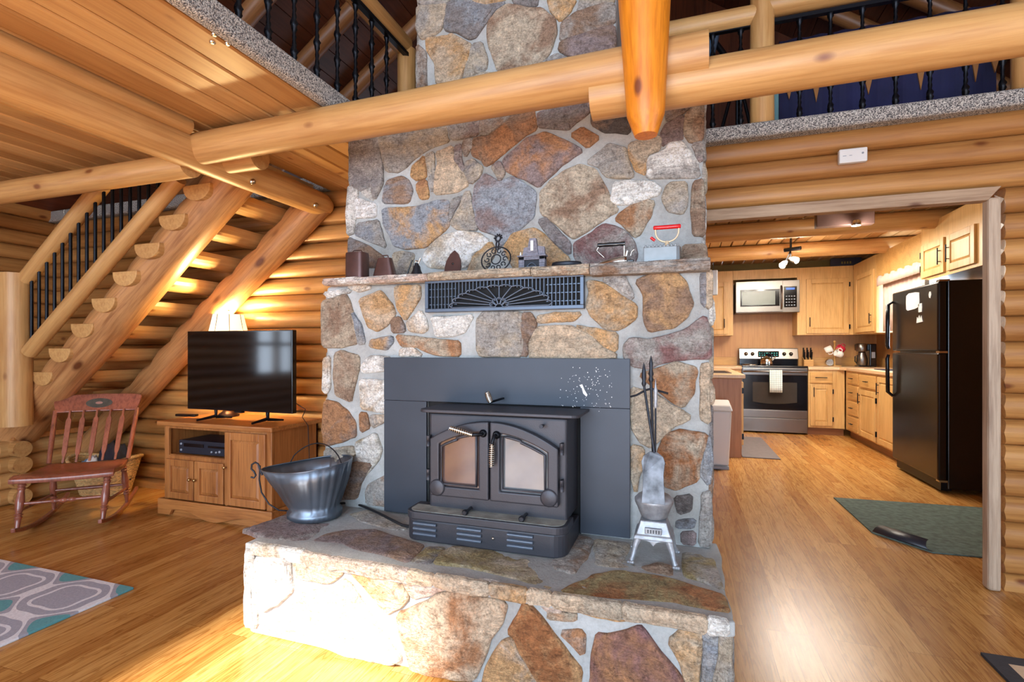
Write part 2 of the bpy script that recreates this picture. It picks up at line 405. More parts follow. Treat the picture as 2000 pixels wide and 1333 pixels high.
# loft floor seen from below: pine boards running away from the camera
def planks(name, x0, x1, y0, y1, z, w=.135, m='plank', th=.03, seed=1, gap=.0045):
    b = MB(); r = random.Random(seed); x = x0
    while x < x1-.005:
        xe = min(x+w*(.86+.28*r.random()), x1); b.tint = r.random()
        b.box(x+gap, xe-gap, y0, y1, z, z+th); x = xe
    return b.build(name, m, bevel=.007, seg=1)
o = planks('ceiling', XL, -1.57, -.6, 2.22, 2.292, seed=4); struct(o)
o = planks('ceiling', -2.40, -1.57, 2.22, YW, 2.292, seed=9); struct(o)
b = MB(); b.box(XL, -1.60, -.6, 2.22, 2.33, 2.37); b.box(-2.40, -1.60, 2.22, YW, 2.33, 2.37)
b.box(XL, XR, YW+.08, 3.6, 2.30, 2.362); struct(b.build('floor', 'carpet'))
# carpet rolled over the loft edges
def lip(name, pts, z0, z1, w=.03):
    b = MB(); b.prism(pts, lambda a, c, d: (a, c, d), z0, z1); return struct(b.build(name, 'carpet', bevel=.018, seg=4))
lip('trim_1', [(-1.60, -.6), (-1.545, -.6), (-1.545, 2.32), (-1.60, 2.32)], 2.284, 2.385)
lip('trim_2', [(-.1, 2.965), (XR, 2.965), (XR, 3.3), (-.1, 3.3)], 2.288, 2.366)
lip('trim_3', [(XL, 3.0), (-2.40, 3.0), (-2.40, 3.3), (XL, 3.3)], 2.30, 2.40)
# roof: dark boards between lighter log rafters, ridge running away from the camera
RX, RZ, RM = -.1, 6.1, .70
def roofz(x): return RZ-RM*abs(x-RX)
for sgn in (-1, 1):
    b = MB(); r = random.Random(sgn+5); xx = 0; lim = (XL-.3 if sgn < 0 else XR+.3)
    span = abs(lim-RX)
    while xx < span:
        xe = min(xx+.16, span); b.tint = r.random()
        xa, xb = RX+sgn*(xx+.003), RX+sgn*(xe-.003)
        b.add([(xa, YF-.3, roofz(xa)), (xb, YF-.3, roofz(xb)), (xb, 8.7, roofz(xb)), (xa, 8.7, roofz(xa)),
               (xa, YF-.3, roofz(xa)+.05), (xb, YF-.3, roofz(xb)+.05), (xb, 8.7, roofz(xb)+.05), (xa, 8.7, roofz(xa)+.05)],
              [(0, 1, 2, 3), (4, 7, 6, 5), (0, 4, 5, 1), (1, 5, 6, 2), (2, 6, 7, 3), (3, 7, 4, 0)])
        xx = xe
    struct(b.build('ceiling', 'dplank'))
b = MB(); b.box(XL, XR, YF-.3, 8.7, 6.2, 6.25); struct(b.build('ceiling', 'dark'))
lrows = (1.6, 2.5, 3.15, 3.8, 4.45, 5.1, 5.75, 6.4)
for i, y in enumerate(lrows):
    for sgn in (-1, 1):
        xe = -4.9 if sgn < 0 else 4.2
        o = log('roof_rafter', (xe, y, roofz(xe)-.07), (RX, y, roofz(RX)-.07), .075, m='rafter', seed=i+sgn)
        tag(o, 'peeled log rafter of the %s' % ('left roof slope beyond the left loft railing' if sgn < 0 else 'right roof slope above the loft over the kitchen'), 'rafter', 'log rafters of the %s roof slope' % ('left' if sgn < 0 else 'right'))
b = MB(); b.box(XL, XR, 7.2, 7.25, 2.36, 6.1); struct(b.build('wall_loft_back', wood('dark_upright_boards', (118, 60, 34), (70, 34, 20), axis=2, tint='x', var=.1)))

# kitchen shell
b = MB(); b.box(-1.7, 2.75, 8.34, 8.4, 0, 2.46); struct(b.build('wall_kitchen_back', 'kpanel'))
b = MB()
for x0, x1, z0, z1 in ((5.9, 7.1, 0, 1.12), (5.9, 7.1, 1.98, 2.46), (3.2, 5.9, 0, 2.46), (7.1, 8.4, 0, 2.46)): b.box(2.60, 2.66, x0, x1, z0, z1)
struct(b.build('wall_kitchen_right', 'kpanel'))
b = MB(); b.box(-1.75, -1.70, 3.2, 8.4, 0, 2.46); struct(b.build('wall_kitchen_left', 'wall_light'))
o = planks('ceiling', -1.7, 2.66, 3.30, 8.4, 2.435, w=.14, seed=12); struct(o)
b = MB(); b.box(-1.7, XR, 3.35, 7.2, 2.47, 2.49); struct(b.build('floor', 'carpet'))
# soffit wall band above the cabinets
b = MB(); b.box(-1.7, 2.6, 8.325, 8.338, 2.28, 2.435); struct(b.build('trim_4', 'kwall'))
# kitchen window with the outdoors behind it
t = thing('window_4', 'kitchen window between the wall cabinets', 'window', (2.6, 6.5, 1.1), world=True); struct(t)
b = MB()
for y0, y1, z0, z1 in ((5.88, 5.95, 1.08, 2.0), (7.05, 7.12, 1.08, 2.0), (5.88, 7.12, 1.06, 1.13), (5.88, 7.12, 1.95, 2.02), (6.47, 6.53, 1.1, 2.0)): b.box(2.57, 2.64, y0, y1, z0, z1)
b.build('window_frame', 'white', t, bevel=.004)

# ------------------------------------------------------------------ beams and posts
def tlog(name, label, cat, *a, group=None, **k):
    o = log(name, *a, **k); return tag(o, label, cat, group)
tlog('ceiling_beam', 'long peeled log beam crossing in front of the chimney from the left ceiling', 'beam', (-2.36, 1.95, 2.178), (at(1383, 100, y=1.93).x, 1.93, 2.195), .077, .086, seed=1, wob=.005)
tlog('ceiling_beam', 'long peeled log beam running right from the orange post past the loft rail', 'beam', (at(1156, 200, y=1.95).x, 1.955, 2.118), (2.6, 1.955, 2.135), .078, .074, seed=2, wob=.005)
tlog('ceiling_beam', 'thick peeled log beam over the television, carrying the stair tops', 'beam', (-2.39, -.65, 2.165), (-2.39, 3.0, 2.165), .093, .083, seed=3, dome=.08, wob=.005)
tlog('ceiling_beam', 'slim log strip tucked between the long left beam and the board ceiling', 'beam', (-2.335, -.6, 2.262), (-2.335, 1.88, 2.262), .042, seed=4, wob=.004)
tlog('ceiling_beam', 'peeled log beam above the stair railing at the left edge', 'beam', (XL, 1.965, 2.125), (-2.42, 1.965, 2.112), .068, .064, seed=5, wob=.005)
tlog('log_stub', 'short cut log stub poking out below the long chimney beam at its left end', 'log end', (-2.40, 2.11, 2.175), (at(505, 320, y=2.10).x, 2.11, 2.17), .066, seed=15, wob=.005)
p0 = at(1262, 262, y=1.845)
tlog('log_post', 'orange stained tapered log post hanging in front of the chimney', 'post', (p0.x-.025, 1.80, 4.4), (p0.x, 1.835, p0.z-.01), .215, .060, m='orange', seed=6, dome=.025, wob=.004)
def adopt(o, p):
    rot = p.rotation_quaternion if p.rotation_mode == 'QUATERNION' else p.rotation_euler
    o.parent = p; o.matrix_parent_inverse = Matrix.LocRotScale(p.location, rot, None).inverted()
bm_ = bpy.data.objects['ceiling_beam.002']
for u, v in ((493, 355), (616, 401)):
    q = at(u, v, x=-2.31); b = MB(); b.X = Matrix.Translation((-2.305, q.y, q.z)) @ Matrix.Rotation(PI/2, 4, 'Y'); b.lathe([(.015, -.01), (.015, .006), (.009, .006), (.009, .013), (.001, .014)], n=12)
    adopt(b.build('bolt', 'chrome'), bm_)
# iron-coloured bolt heads under the loft boards
for i, (u, v) in enumerate(((419, 67), (415, 82), (445, 85))):
    p = at(u, v, z=2.292); b = MB(); b.lathe([(.011, 0), (.011, -.004), (.006, -.007)], (0, 0, 0), 12)
    o = b.build('screw_cap', 'chrome'); o.location = p
    tag(o, ['small round metal cap under the loft boards, nearest the carpet edge tip', 'small round metal cap under the loft boards, lower left of the three', 'small round metal cap under the loft boards, right of the three'][i], 'screw cap', 'metal caps under the loft boards')
# kitchen ceiling beams
for y, lb in ((5.62, 'stained log beam across the kitchen ceiling, nearer one'), (6.85, 'stained log beam across the kitchen ceiling, farther one')):
    tlog('ceiling_beam', lb, 'beam', (-1.6, y, 2.345), (2.58, y, 2.345), .088, seed=int(y*3), m='log', wob=.004)

# ------------------------------------------------------------------ loft railings
def twist(b, p, h, r=.0085, pitch=.062):
    n = int(h/.008); vs = []
    for i in range(n+1):
        z = h*i/n; ph = PI*z/pitch; fat = 1+.9*abs(math.sin(ph*.5))**6
        for k, (cx, cy) in enumerate(((1, .45), (-.45, 1), (-1, -.45), (.45, -1))):
            a = ph; vs.append((p[0]+r*fat*(cx*math.cos(a)-cy*math.sin(a)), p[1]+r*fat*(cx*math.sin(a)+cy*math.cos(a)), p[2]+z))
    fs = [(i*4+k, i*4+(k+1) % 4, (i+1)*4+(k+1) % 4, (i+1)*4+k) for i in range(n) for k in range(4)]
    b.add(vs, fs, True)
rl = thing('loft_railing', 'log and twisted black iron railing along the left loft edge', 'railing', (-1.6, 2.7, 2.385), world=True)
log('top_rail', (-1.62, -.6, 3.02), (-1.62, 2.74, 3.02), .062, parent=rl, seed=8)
b = MB(); b.box(-1.60, -1.57, -.6, 2.72, 2.935, 2.957); b.build('iron_strap', 'black', rl)
log('post', (-1.61, 2.76, 2.36), (-1.61, 2.76, 3.0), .058, parent=rl, seed=9)
log('post', (-1.62, 1.30, 2.38), (-1.62, 1.30, 3.0), .055, parent=rl, seed=10)
y = 2.52
while y > -.6:
    if abs(y-1.30) > .07: b = MB(); twist(b, (-1.60, y, 2.385), .56); b.build('baluster', 'black', rl)
    y -= .146
rl = thing('loft_railing', 'log and twisted black iron railing above the kitchen doorway', 'railing', (.42, 3.05, 2.366), world=True)
log('top_rail', (-.2, 3.06, 2.985), (.40, 3.06, 2.985), .056, parent=rl, seed=11)
log('top_rail', (.40, 3.06, 3.02), (3.9, 3.06, 3.02), .060, parent=rl, seed=12)
b = MB(); b.box(-.2, 3.9, 3.045, 3.075, 2.925, 2.945); b.build('iron_strap', 'black', rl)
for i, x in enumerate((.422, 1.56, 2.7)): log('post', (x, 3.05, 2.35), (x, 3.05, 3.35), .060, parent=rl, seed=13+i)
x = .17
while x < 2.6:
    if min(abs(x-q) for q in (.422, 1.56)) > .07: b = MB(); twist(b, (x, 3.06, 2.362), .57); b.build('baluster', 'black', rl)
    x += .1445

# ------------------------------------------------------------------ staircase
st = thing('staircase', 'open log staircase rising to the loft behind the television', 'staircase', (-4.3, 2.5, .5), world=True)
a0, a3 = at(58, 727, y=2.32), at(262, 478, y=2.32); dx, dz = (a3.x-a0.x)/5, (a3.z-a0.z)/5
S = dz/dx; YT0, YT1 = 2.32, 2.985
for k in range(-3, 9):
    x, z = a0.x+dx*k, a0.z+dz*k
    b = MB(); n = 12; prof = [(0, 0)]+[(.112-.112*math.cos(PI*j/n), -.098*math.sin(PI*j/n)**.8) for j in range(1, n)]+[(.224, 0)]
    r_ = random.Random(k+20); j0 = YT0+r_.uniform(-.008, .008)+(.40 if k < 0 else 0)
    b.prism(prof, lambda a, c, d: (d, -a, c), j0, YT1)
    o = b.build('tread', 'log', st, bevel=.004)
    # grain along the tread: local x is the length
    o.location = (x, 0, z); o.rotation_euler = (0, 0, PI/2)
def sline(u, v, y):
    p = at(u, v, y=y); return p
for i, (u, v, y) in enumerate(((303, 534, 2.465), (507, 520, 2.915))):
    c = at(u, v, y=y); xt = (-2.62, -2.40)[i]; xb = -4.90
    log('stringer', (xb, y, c.z+S*(xb-c.x)), (xt, y, c.z+S*(xt-c.x)), .130 if i == 0 else .098, .122 if i == 0 else .094, parent=st, m='logr', seed=30+i, wob=.02, scallop=(math.hypot(dx, dz), .035, .05))
sr = thing('stair_railing', 'log stair railing with straight black iron balusters', 'railing', (-4.3, 2.28, .7), world=True)
b0, b1 = at(58, 688, y=2.285), at(337, 362, y=2.285); RS = (b1.z-b0.z)/(b1.x-b0.x)
log('bottom_rail', b0, b1+Vector((.05, 0, .05*RS)), .048, parent=sr, seed=40, wob=.006)
t0 = at(52, 545, y=2.285); t1 = Vector((-3.22, 2.285, t0.z+RS*(-3.22-t0.x)))
log('top_rail', t0, t1, .051, parent=sr, seed=41, wob=.006)
n = int((b1.x-b0.x)/.081)
for i in range(n):
    x = b0.x+.02+.081*i; zb = b0.z+RS*(x-b0.x); zt = min(t0.z+RS*(x-t0.x), 2.44)
    b = MB(); b.tube([(x, 2.285, zb+.01), (x, 2.285, zt-.02)], .0105, 8); b.build('baluster', 'black', sr)
log('newel_post', (-4.43, 2.262, .614), (-4.43, 2.262, 1.682), .092, parent=sr, seed=42, wob=.004)
# landing the stair starts from
ld = thing('stair_landing', 'low log landing at the foot of the stairs behind the rocking chair', 'landing', (-4.9, 2.6, 0), world=True)
b = MB(); b.box(XL+.07, -4.66, 2.36, 3.02, .475, .515); b.build('landing_top', 'oak', ld, bevel=.006)
for k in range(4):
    z = .058+k*.118
    log('side_log', (-4.74, 2.30, z), (-4.74, 3.02, z), .062, parent=ld, seed=50+k, wob=.004)
    log('front_log', (XL+.07, 2.40, z), (-4.62, 2.40, z), .060, parent=ld, seed=55+k, wob=.004)
# ------------------------------------------------------------------ fireplace: field stones set in grey mortar
COL = dict(tan=(202, 188, 166), gray=(184, 180, 174), dgray=(148, 144, 144), blue=(160, 168, 178), rust=(188, 138, 98), orange=(214, 172, 122),
           brown=(160, 132, 110), white=(250, 250, 244), cream=(222, 200, 172), purple=(156, 138, 136), olive=(168, 150, 106), maroon=(144, 106, 104),
           dark=(104, 98, 96), pink=(222, 200, 186), umber=(170, 112, 68))
CROP = dict(A=(800, 0, 4.5455), B1=(670, 220, 4.4425), B2=(1000, 180, 3.92), C1=(620, 530, 5), C2=(1000, 520, 5), C3=(620, 660, 3.919),
            C4=(1220, 660, 2.961), D1=(470, 1030, 4.4), D2=(770, 1050, 4.71), D3=(1070, 1050, 4.7105), E1=(470, 970, 4), E2=(930, 1020, 3.9216))
ST = {
'chim': [
('A','tan','gray',[(70,60),(330,45),(330,100),(280,270),(200,320),(100,350),(65,250)]),
('A','dgray','blue',[(345,40),(420,5),(560,0),(620,45),(860,20),(760,80),(690,180),(640,250),(590,330),(540,350),(400,280),(310,270)]),
('A','cream','orange',[(150,345),(340,325),(370,300),(420,330),(550,400),(520,500),(500,600),(440,720),(240,750),(225,560),(155,450)]),
('A','gray','tan',[(565,400),(640,380),(690,540),(680,620),(480,700),(520,560)]),
('A','brown','tan',[(700,200),(780,110),(870,50),(1090,85),(1180,85),(1290,170),(1305,290),(1245,470),(1150,590),(930,640),(780,620),(730,480),(690,330)]),
('A','orange','tan',[(1230,0),(1480,0),(1420,110),(1340,190),(1250,90)]),
('A','brown','gray',[(1350,220),(1480,120),(1700,40),(1815,30),(1820,200),(1650,260),(1340,360)]),
('A','purple','brown',[(1340,375),(1640,270),(1820,230),(1820,480),(1490,540),(1330,450)]),
('A','dgray','gray',[(1180,560),(1300,480),(1400,520),(1400,560),(1160,600)]),
('A','orange','tan',[(560,-60),(850,-60),(850,0),(700,40),(560,30)]),
('A','dgray','gray',[(900,-40),(1140,-40),(1130,60),(930,30)]),
('A','brown','gray',[(66,400),(140,460),(150,800),(72,800)]),
('A','tan','gray',[(250,770),(480,720),(680,650),(900,660),(1180,620),(1180,760),(250,860)]),
('A','gray','dgray',[(70,-40),(370,-40),(330,35),(80,40)]),
('A','gray','tan',[(1520,-40),(1815,-40),(1815,20),(1690,30),(1500,100)])],
'breast': [
('B1','gray','dgray',[(55,200),(200,200),(300,200),(345,450),(345,620),(275,760),(260,640),(160,680),(60,630)]),
('B1','tan','gray',[(370,130),(640,120),(900,110),(895,200),(925,250),(750,310),(640,380),(550,470),(480,515),(380,510),(350,400),(310,210)]),
('B1','gray','purple',[(905,110),(1185,66),(1170,190),(1040,220),(945,235)]),
('B1','brown','gray',[(1200,60),(1480,10),(1330,140),(1255,200),(1185,190)]),
('B1','rust','brown',[(1170,225),(1265,215),(1345,150),(1475,40),(1650,-20),(1680,140),(1540,225),(1290,440),(1235,465),(1205,410),(1120,370),(1140,230)]),
('B2','purple','rust',[(-67,519),(40,430),(110,360),(250,310),(330,340),(545,450),(470,500),(380,560),(200,725),(140,690),(12,632),(-41,600)]),
('B1','purple','tan',[(1285,470),(1365,420),(1405,520),(1362,595)]),
('B1','blue','purple',[(1150,640),(1230,530),(1360,610),(1480,560),(1675,695),(1650,905),(1535,1010),(1345,1180),(1320,1060),(1190,1020),(1160,950),(1130,780)]),
('B1','dgray','tan',[(1065,430),(1130,410),(1210,480),(1185,555),(1110,620),(1065,540)]),
('B1','cream','tan',[(810,350),(955,295),(965,420),(1045,530),(1090,628),(980,690),(795,710),(800,560),(830,440)]),
('B1','purple','gray',[(975,290),(1025,270),(1025,420),(1060,500),(1035,515),(955,460)]),
('B1','brown','gray',[(1052,230),(1125,225),(1115,300),(1060,385),(1037,300)]),
('B1','rust','orange',[(600,480),(705,375),(725,560),(640,590),(590,550)]),
('B1','gray','tan',[(720,370),(785,345),(795,540),(770,700),(748,560)]),
('B1','orange','rust',[(640,615),(725,585),(742,740),(680,750),(640,680)]),
('B1','blue','brown',[(360,660),(400,585),(520,557),(565,590),(605,680),(570,780),(352,788)]),
('B1','blue','orange',[(350,840),(620,825),(860,760),(915,770),(905,900),(925,980),(820,1070),(720,1165),(560,1185),(445,1160),(420,1080),(360,980)]),
('B1','gray','dgray',[(940,760),(1035,730),(960,860),(922,960)]),
('B1','tan','gray',[(1065,690),(1100,690),(1125,850),(1170,1015),(1000,1015),(935,970),(1010,830)]),
('B1','white','gray',[(50,640),(130,660),(105,900),(95,1050),(40,1060),(35,850)]),
('B1','white','gray',[(115,740),(285,800),(285,905),(112,915)]),
('B1','gray','blue',[(130,965),(305,935),(372,1175),(230,1115),(105,1060)]),
('B1','white','gray',[(160,690),(250,645),(268,765),(200,725)]),
('B1','brown','dgray',[(50,1085),(210,1155),(330,1240),(420,1340),(50,1340)]),
('B1','white','tan',[(720,1200),(860,1070),(1020,1035),(1180,1050),(1270,1110),(1200,1190),(1120,1220),(1110,1290),(1060,1345),(740,1345),(700,1270)]),
('B1','tan','gray',[(440,1225),(520,1205),(620,1225),(600,1320),(600,1400),(430,1400)]),
('B1','orange','tan',[(1145,1235),(1280,1125),(1325,1200),(1230,1380),(1080,1380)]),
('B2','orange','tan',[(0,1090),(180,1045),(250,1100),(330,1180),(435,1270),(440,1360),(20,1360),(-60,1200)]),
('B2','dgray','purple',[(205,985),(260,965),(340,1045),(445,1160),(445,1245),(330,1155),(245,1060)]),
('B2','tan','brown',[(220,770),(300,680),(400,610),(520,556),(635,595),(695,690),(755,820),(812,910),(700,975),(560,1072),(470,1125),(425,1085),(335,1005),(225,930)]),
('B2','gray','tan',[(575,540),(690,445),(740,400),(875,435),(895,560),(935,640),(900,662),(730,652),(665,570)]),
('B2','rust','umber',[(452,330),(540,272),(668,350),(580,425)]),
('B2','purple','dgray',[(195,160),(600,80),(600,150),(500,225),(430,285),(310,275),(200,265)]),
('B2','dark','brown',[(615,60),(900,40),(898,318),(780,305),(700,305),(612,245)]),
('B2','tan','orange',[(900,400),(1110,335),(1145,370),(1125,440),(1035,475),(1025,630),(945,600),(893,480)]),
('B2','white','gray',[(1045,500),(1180,442),(1205,392),(1308,384),(1415,530),(1438,652),(1035,658)]),
('B2','purple','dark',[(1140,330),(1180,250),(1315,175),(1305,300),(1300,368),(1190,378),(1150,415)]),
('B2','tan','brown',[(1330,170),(1462,60),(1462,360),(1370,388),(1322,330)]),
('B2','purple','gray',[(1380,400),(1455,385),(1450,540),(1420,500)]),
('B2','white','white',[(780,700),(870,682),(1070,692),(1138,740),(1128,780),(1000,828),(900,858),(790,858),(762,830)]),
('B2','gray','tan',[(1180,730),(1222,695),(1335,695),(1340,880),(1305,928),(1190,908),(1152,820)]),
('B2','tan','brown',[(1390,690),(1460,672),(1468,900),(1468,1100),(1392,1098),(1375,900)]),
('B2','rust','tan',[(825,930),(905,885),(1030,825),(1090,843),(1055,950),(980,1095),(940,1115),(845,1008),(795,978)]),
('B2','maroon','gray',[(475,1160),(565,1112),(705,1015),(800,1035),(865,1065),(935,1150),(960,1250),(920,1360),(560,1360),(475,1260)]),
('B2','brown','tan',[(1310,1175),(1480,1165),(1488,1340),(1300,1340)]),
('B2','dgray','brown',[(1170,60),(1462,20),(1300,165),(1190,225)])],
'low': [
('C1','tan','brown',[(52,300),(280,232),(318,290),(365,500),(392,700),(240,745),(62,735),(52,500)]),
('C1','orange','cream',[(418,282),(610,195),(645,225),(735,340),(762,420),(685,528),(590,588),(495,538),(435,370)]),
('C1','tan','orange',[(772,152),(1000,142),(1005,250),(915,395),(860,475),(785,360),(768,250)]),
('C1','cream','white',[(1010,385),(1065,480),(1075,570),(1030,598),(905,588),(878,500)]),
('C1','dgray','brown',[(722,472),(800,445),(845,530),(852,595),(732,595)]),
('C1','orange','blue',[(522,680),(728,635),(736,690),(680,768),(514,738)]),
('C1','white','white',[(1122,452),(1525,438),(1425,600),(1290,642),(1162,628)]),
('C1','tan','rust',[(775,622),(1100,662),(1390,692),(1395,825),(1160,818),(965,738),(825,735)]),
('C1','white','cream',[(812,770),(920,744),(1030,826),(805,828)]),
('C1','gray','tan',[(1565,470),(1620,405),(1985,405),(2030,500),(2025,700),(1990,830),(1600,830),(1562,760)]),
('C1','cream','white',[(285,152),(420,132),(535,160),(410,198)]),
('C1','white','gray',[(60,212),(300,182),(326,200),(110,258)]),
('C1','blue','gray',[(342,400),(425,520),(462,700),(405,715),(372,500)]),
('C2','cream','orange',[(250,490),(440,462),(680,462),(605,528),(252,548)]),
('C2','brown','dgray',[(112,462),(180,462),(245,560),(150,740),(150,875),(84,868),(92,600)]),
('C2','tan','cream',[(200,645),(275,595),(560,585),(780,680),(875,790),(1015,862),(1015,900),(180,900),(172,740)]),
('C2','orange','tan',[(620,585),(840,622),(1025,662),(1025,830),(905,798),(800,685)]),
('C2','tan','orange',[(735,150),(900,172),(1050,285),(1212,385),(1212,508),(1020,625),(905,598),(765,480),(735,380),(762,250)]),
('C2','dgray','gray',[(885,122),(1100,95),(1182,300),(1150,332),(1025,248)]),
('C2','orange','brown',[(1215,152),(1400,65),(1600,75),(1702,162),(1718,250),(1762,370),(1695,505),(1580,595),(1340,635),(1295,560),(1292,280)]),
('C2','gray','maroon',[(1105,780),(1165,705),(1340,725),(1660,645),(1885,485),(1935,660),(1935,895),(1600,915),(1420,955),(1340,995),(1180,975),(1095,890)]),
('C2','cream','tan',[(1908,62),(1948,52),(1948,380),(1902,415)]),
('C2','dgray','blue',[(1850,85),(1895,75),(1895,400),(1852,350)]),
('C3','tan','brown',[(138,120),(190,104),(315,142),(320,220),(266,440),(256,485),(152,436),(133,300)]),
('C3','white','cream',[(52,170),(92,142),(98,380),(74,428),(48,400)]),
('C3','white','gray',[(342,222),(402,142),(560,150),(560,242),(352,268)]),
('C3','white','cream',[(332,322),(560,332),(560,580),(430,558),(342,538)]),
('C3','rust','dgray',[(62,484),(150,502),(228,562),(286,650),(295,756),(180,796),(64,826),(46,700)]),
('C3','brown','rust',[(332,572),(378,582),(398,688),(332,718)]),
('C3','cream','gray',[(404,602),(560,592),(502,648),(422,688)]),
('C3','tan','gray',[(62,862),(276,832),(296,898),(62,1000)]),
('C3','white','olive',[(294,810),(448,732),(496,850),(476,928),(362,1056),(314,930)]),
('C3','brown','dgray',[(312,952),(425,962),(360,1060),(330,1120),(300,1230),(60,1230),(62,1020)]),
('C3','gray','rust',[(402,1122),(560,1042),(560,1290),(384,1270),(374,1180)]),
('C4','rust','tan',[(82,212),(180,182),(300,143),(405,172),(415,200),(396,308),(340,405),(232,338),(172,288)]),
('C4','tan','cream',[(42,292),(160,322),(328,422),(384,462),(280,516),(150,634),(92,598),(42,520)]),
('C4','umber','tan',[(232,562),(330,534),(474,562),(465,640),(436,720),(426,828),(300,874),(232,856),(184,700)]),
('C4','blue','gray',[(482,564),(506,680),(490,855),(442,798),(453,660)]),
('C4','cream','tan',[(442,152),(488,152),(488,498),(442,468)]),
('C4','gray','dgray',[(452,902),(496,892),(496,1210),(432,1200)]),
('C4','dark','dgray',[(292,922),(386,912),(386,998),(312,1018)]),
('C4','blue','dark',[(302,1062),(406,1052),(396,1098),(302,1098)]),
('C4','purple','dark',[(332,1132),(406,1122),(406,1198),(332,1188)]),
('C4','tan','orange',[(42,622),(108,642),(108,740),(82,800),(62,900),(42,800)])],
'front': [
('D1','gray','white',[(135,265),(425,265),(448,540),(330,655),(200,712),(163,680)]),
('D1','cream','gray',[(462,275),(640,315),(895,325),(875,400),(780,475),(485,428)]),
('D1','cream','pink',[(425,700),(535,565),(800,535),(880,455),(955,490),(1055,660),(1172,840),(1390,1115),(1335,1152),(980,1095),(480,940),(180,880),(220,800)]),
('D1','orange','cream',[(992,352),(1325,374),(1455,608),(1378,686),(1264,740),(1184,640),(1064,500),(965,400)]),
('D2','pink','cream',[(84,312),(555,382),(555,440),(330,516),(184,564),(64,345)]),
('D2','cream','rust',[(45,702),(200,642),(420,524),(600,494),(780,562),(1006,602),(1034,640),(985,790),(866,960),(845,1060),(735,1305),(560,1296),(174,1196),(114,980),(64,850)]),
('D2','umber','orange',[(1210,566),(1336,722),(1446,870),(1634,1110),(1722,1220),(1698,1400),(1345,1400),(1205,1120),(1104,900),(1054,860),(1184,640)]),
('D2','orange','gray',[(1004,954),(1098,924),(1176,1110),(1330,1330),(1370,1420),(790,1420),(854,1200),(904,1090)]),
('D2','white','pink',[(604,392),(880,412),(1084,470),(1076,556),(900,496),(624,476)]),
('D3','tan','rust',[(4,684),(256,712),(256,766),(4,742)]),
('D3','cream','orange',[(204,632),(450,662),(795,712),(785,748),(640,757),(350,698)]),
('D3','gray','rust',[(114,872),(300,854),(340,910),(316,1076),(230,986)]),
('D3','rust','maroon',[(454,884),(560,912),(720,872),(850,824),(896,872),(1054,1080),(1254,1330),(1264,1460),(384,1460),(414,1100)]),
('D3','orange','tan',[(1114,950),(1242,834),(1406,834),(1406,960),(1386,1200),(1366,1430),(1300,1400),(1230,1156)]),
('D3','gray','blue',[(1434,836),(1556,836),(1548,1100),(1480,1340),(1478,1560),(1410,1560),(1434,950)]),
('D3','gray','tan',[(1584,846),(1672,846),(1690,1350),(1690,1560),(1500,1560),(1510,1340),(1580,1110)]),
('D1','white','gray',[(54,200),(116,200),(146,850),(54,840)]),
('D2','pink','tan',[(1224,524),(1400,602),(1516,642),(1536,678),(1430,686)])],
'lip': [
('D1','white','gray',[(20,80),(60,60),(240,105),(430,110),(500,125),(420,160),(200,130),(30,130)]),
('D1','pink','gray',[(640,150),(860,170),(930,210),(1140,240),(1400,320),(1430,340),(1200,310),(1000,270),(860,230),(700,200)]),
('D2','cream','pink',[(130,250),(310,270),(320,320),(140,290)]),
('D2','cream','orange',[(360,265),(600,300),(850,340),(860,375),(600,350),(370,320)]),
('D2','orange','pink',[(870,340),(1190,430),(1190,460),(880,390)]),
('D2','cream','pink',[(1210,440),(1450,510),(1470,570),(1210,490)]),
('D3','cream','white',[(90,540),(300,530),(680,580),(680,640),(400,610),(160,600)]),
('D3','cream','pink',[(710,575),(900,590),(1470,720),(1450,790),(1000,710),(700,640)]),
('D3','white','tan',[(1490,710),(1680,750),(1680,790),(1560,800),(1470,780)])],
'top': [
('E1','purple','gray',[(24,270),(240,202),(440,112),(480,200),(620,217),(700,215),(615,280),(506,348),(380,348),(200,328),(60,278)]),
('E1','purple','brown',[(565,350),(660,302),(840,272),(1050,272),(1200,322),(1434,392),(1308,525),(1100,458),(900,418),(780,368)]),
('E1','dgray','olive',[(1455,412),(1598,412),(1468,536),(1335,518)]),
('D2','olive','tan',[(560,94),(900,124),(1248,204),(1348,330),(1445,486),(1300,438),(1000,358),(700,288),(374,255),(424,170)]),
('E1','gray','tan',[(854,142),(1000,112),(1128,162),(1248,232),(1298,268),(1180,266),(940,200)]),
('E2','gray','brown',[(574,330),(642,252),(760,112),(860,122),(896,160),(846,280),(738,406),(620,368)]),
('E2','tan','gray',[(904,152),(1168,172),(1138,300),(1236,350),(1198,368),(924,338)]),
('E2','olive','umber',[(644,538),(760,472),(860,452),(900,412),(1100,382),(1250,402),(1500,452),(1700,522),(1896,582),(1936,698),(1850,688),(1500,618),(1130,588),(870,568)]),
('E2','brown','tan',[(1264,350),(1400,322),(1498,350),(1498,418),(1300,380)]),
('E2','olive','gray',[(1594,242),(1796,242),(1846,380),(1886,528),(1750,468),(1604,428),(1584,330)])]}

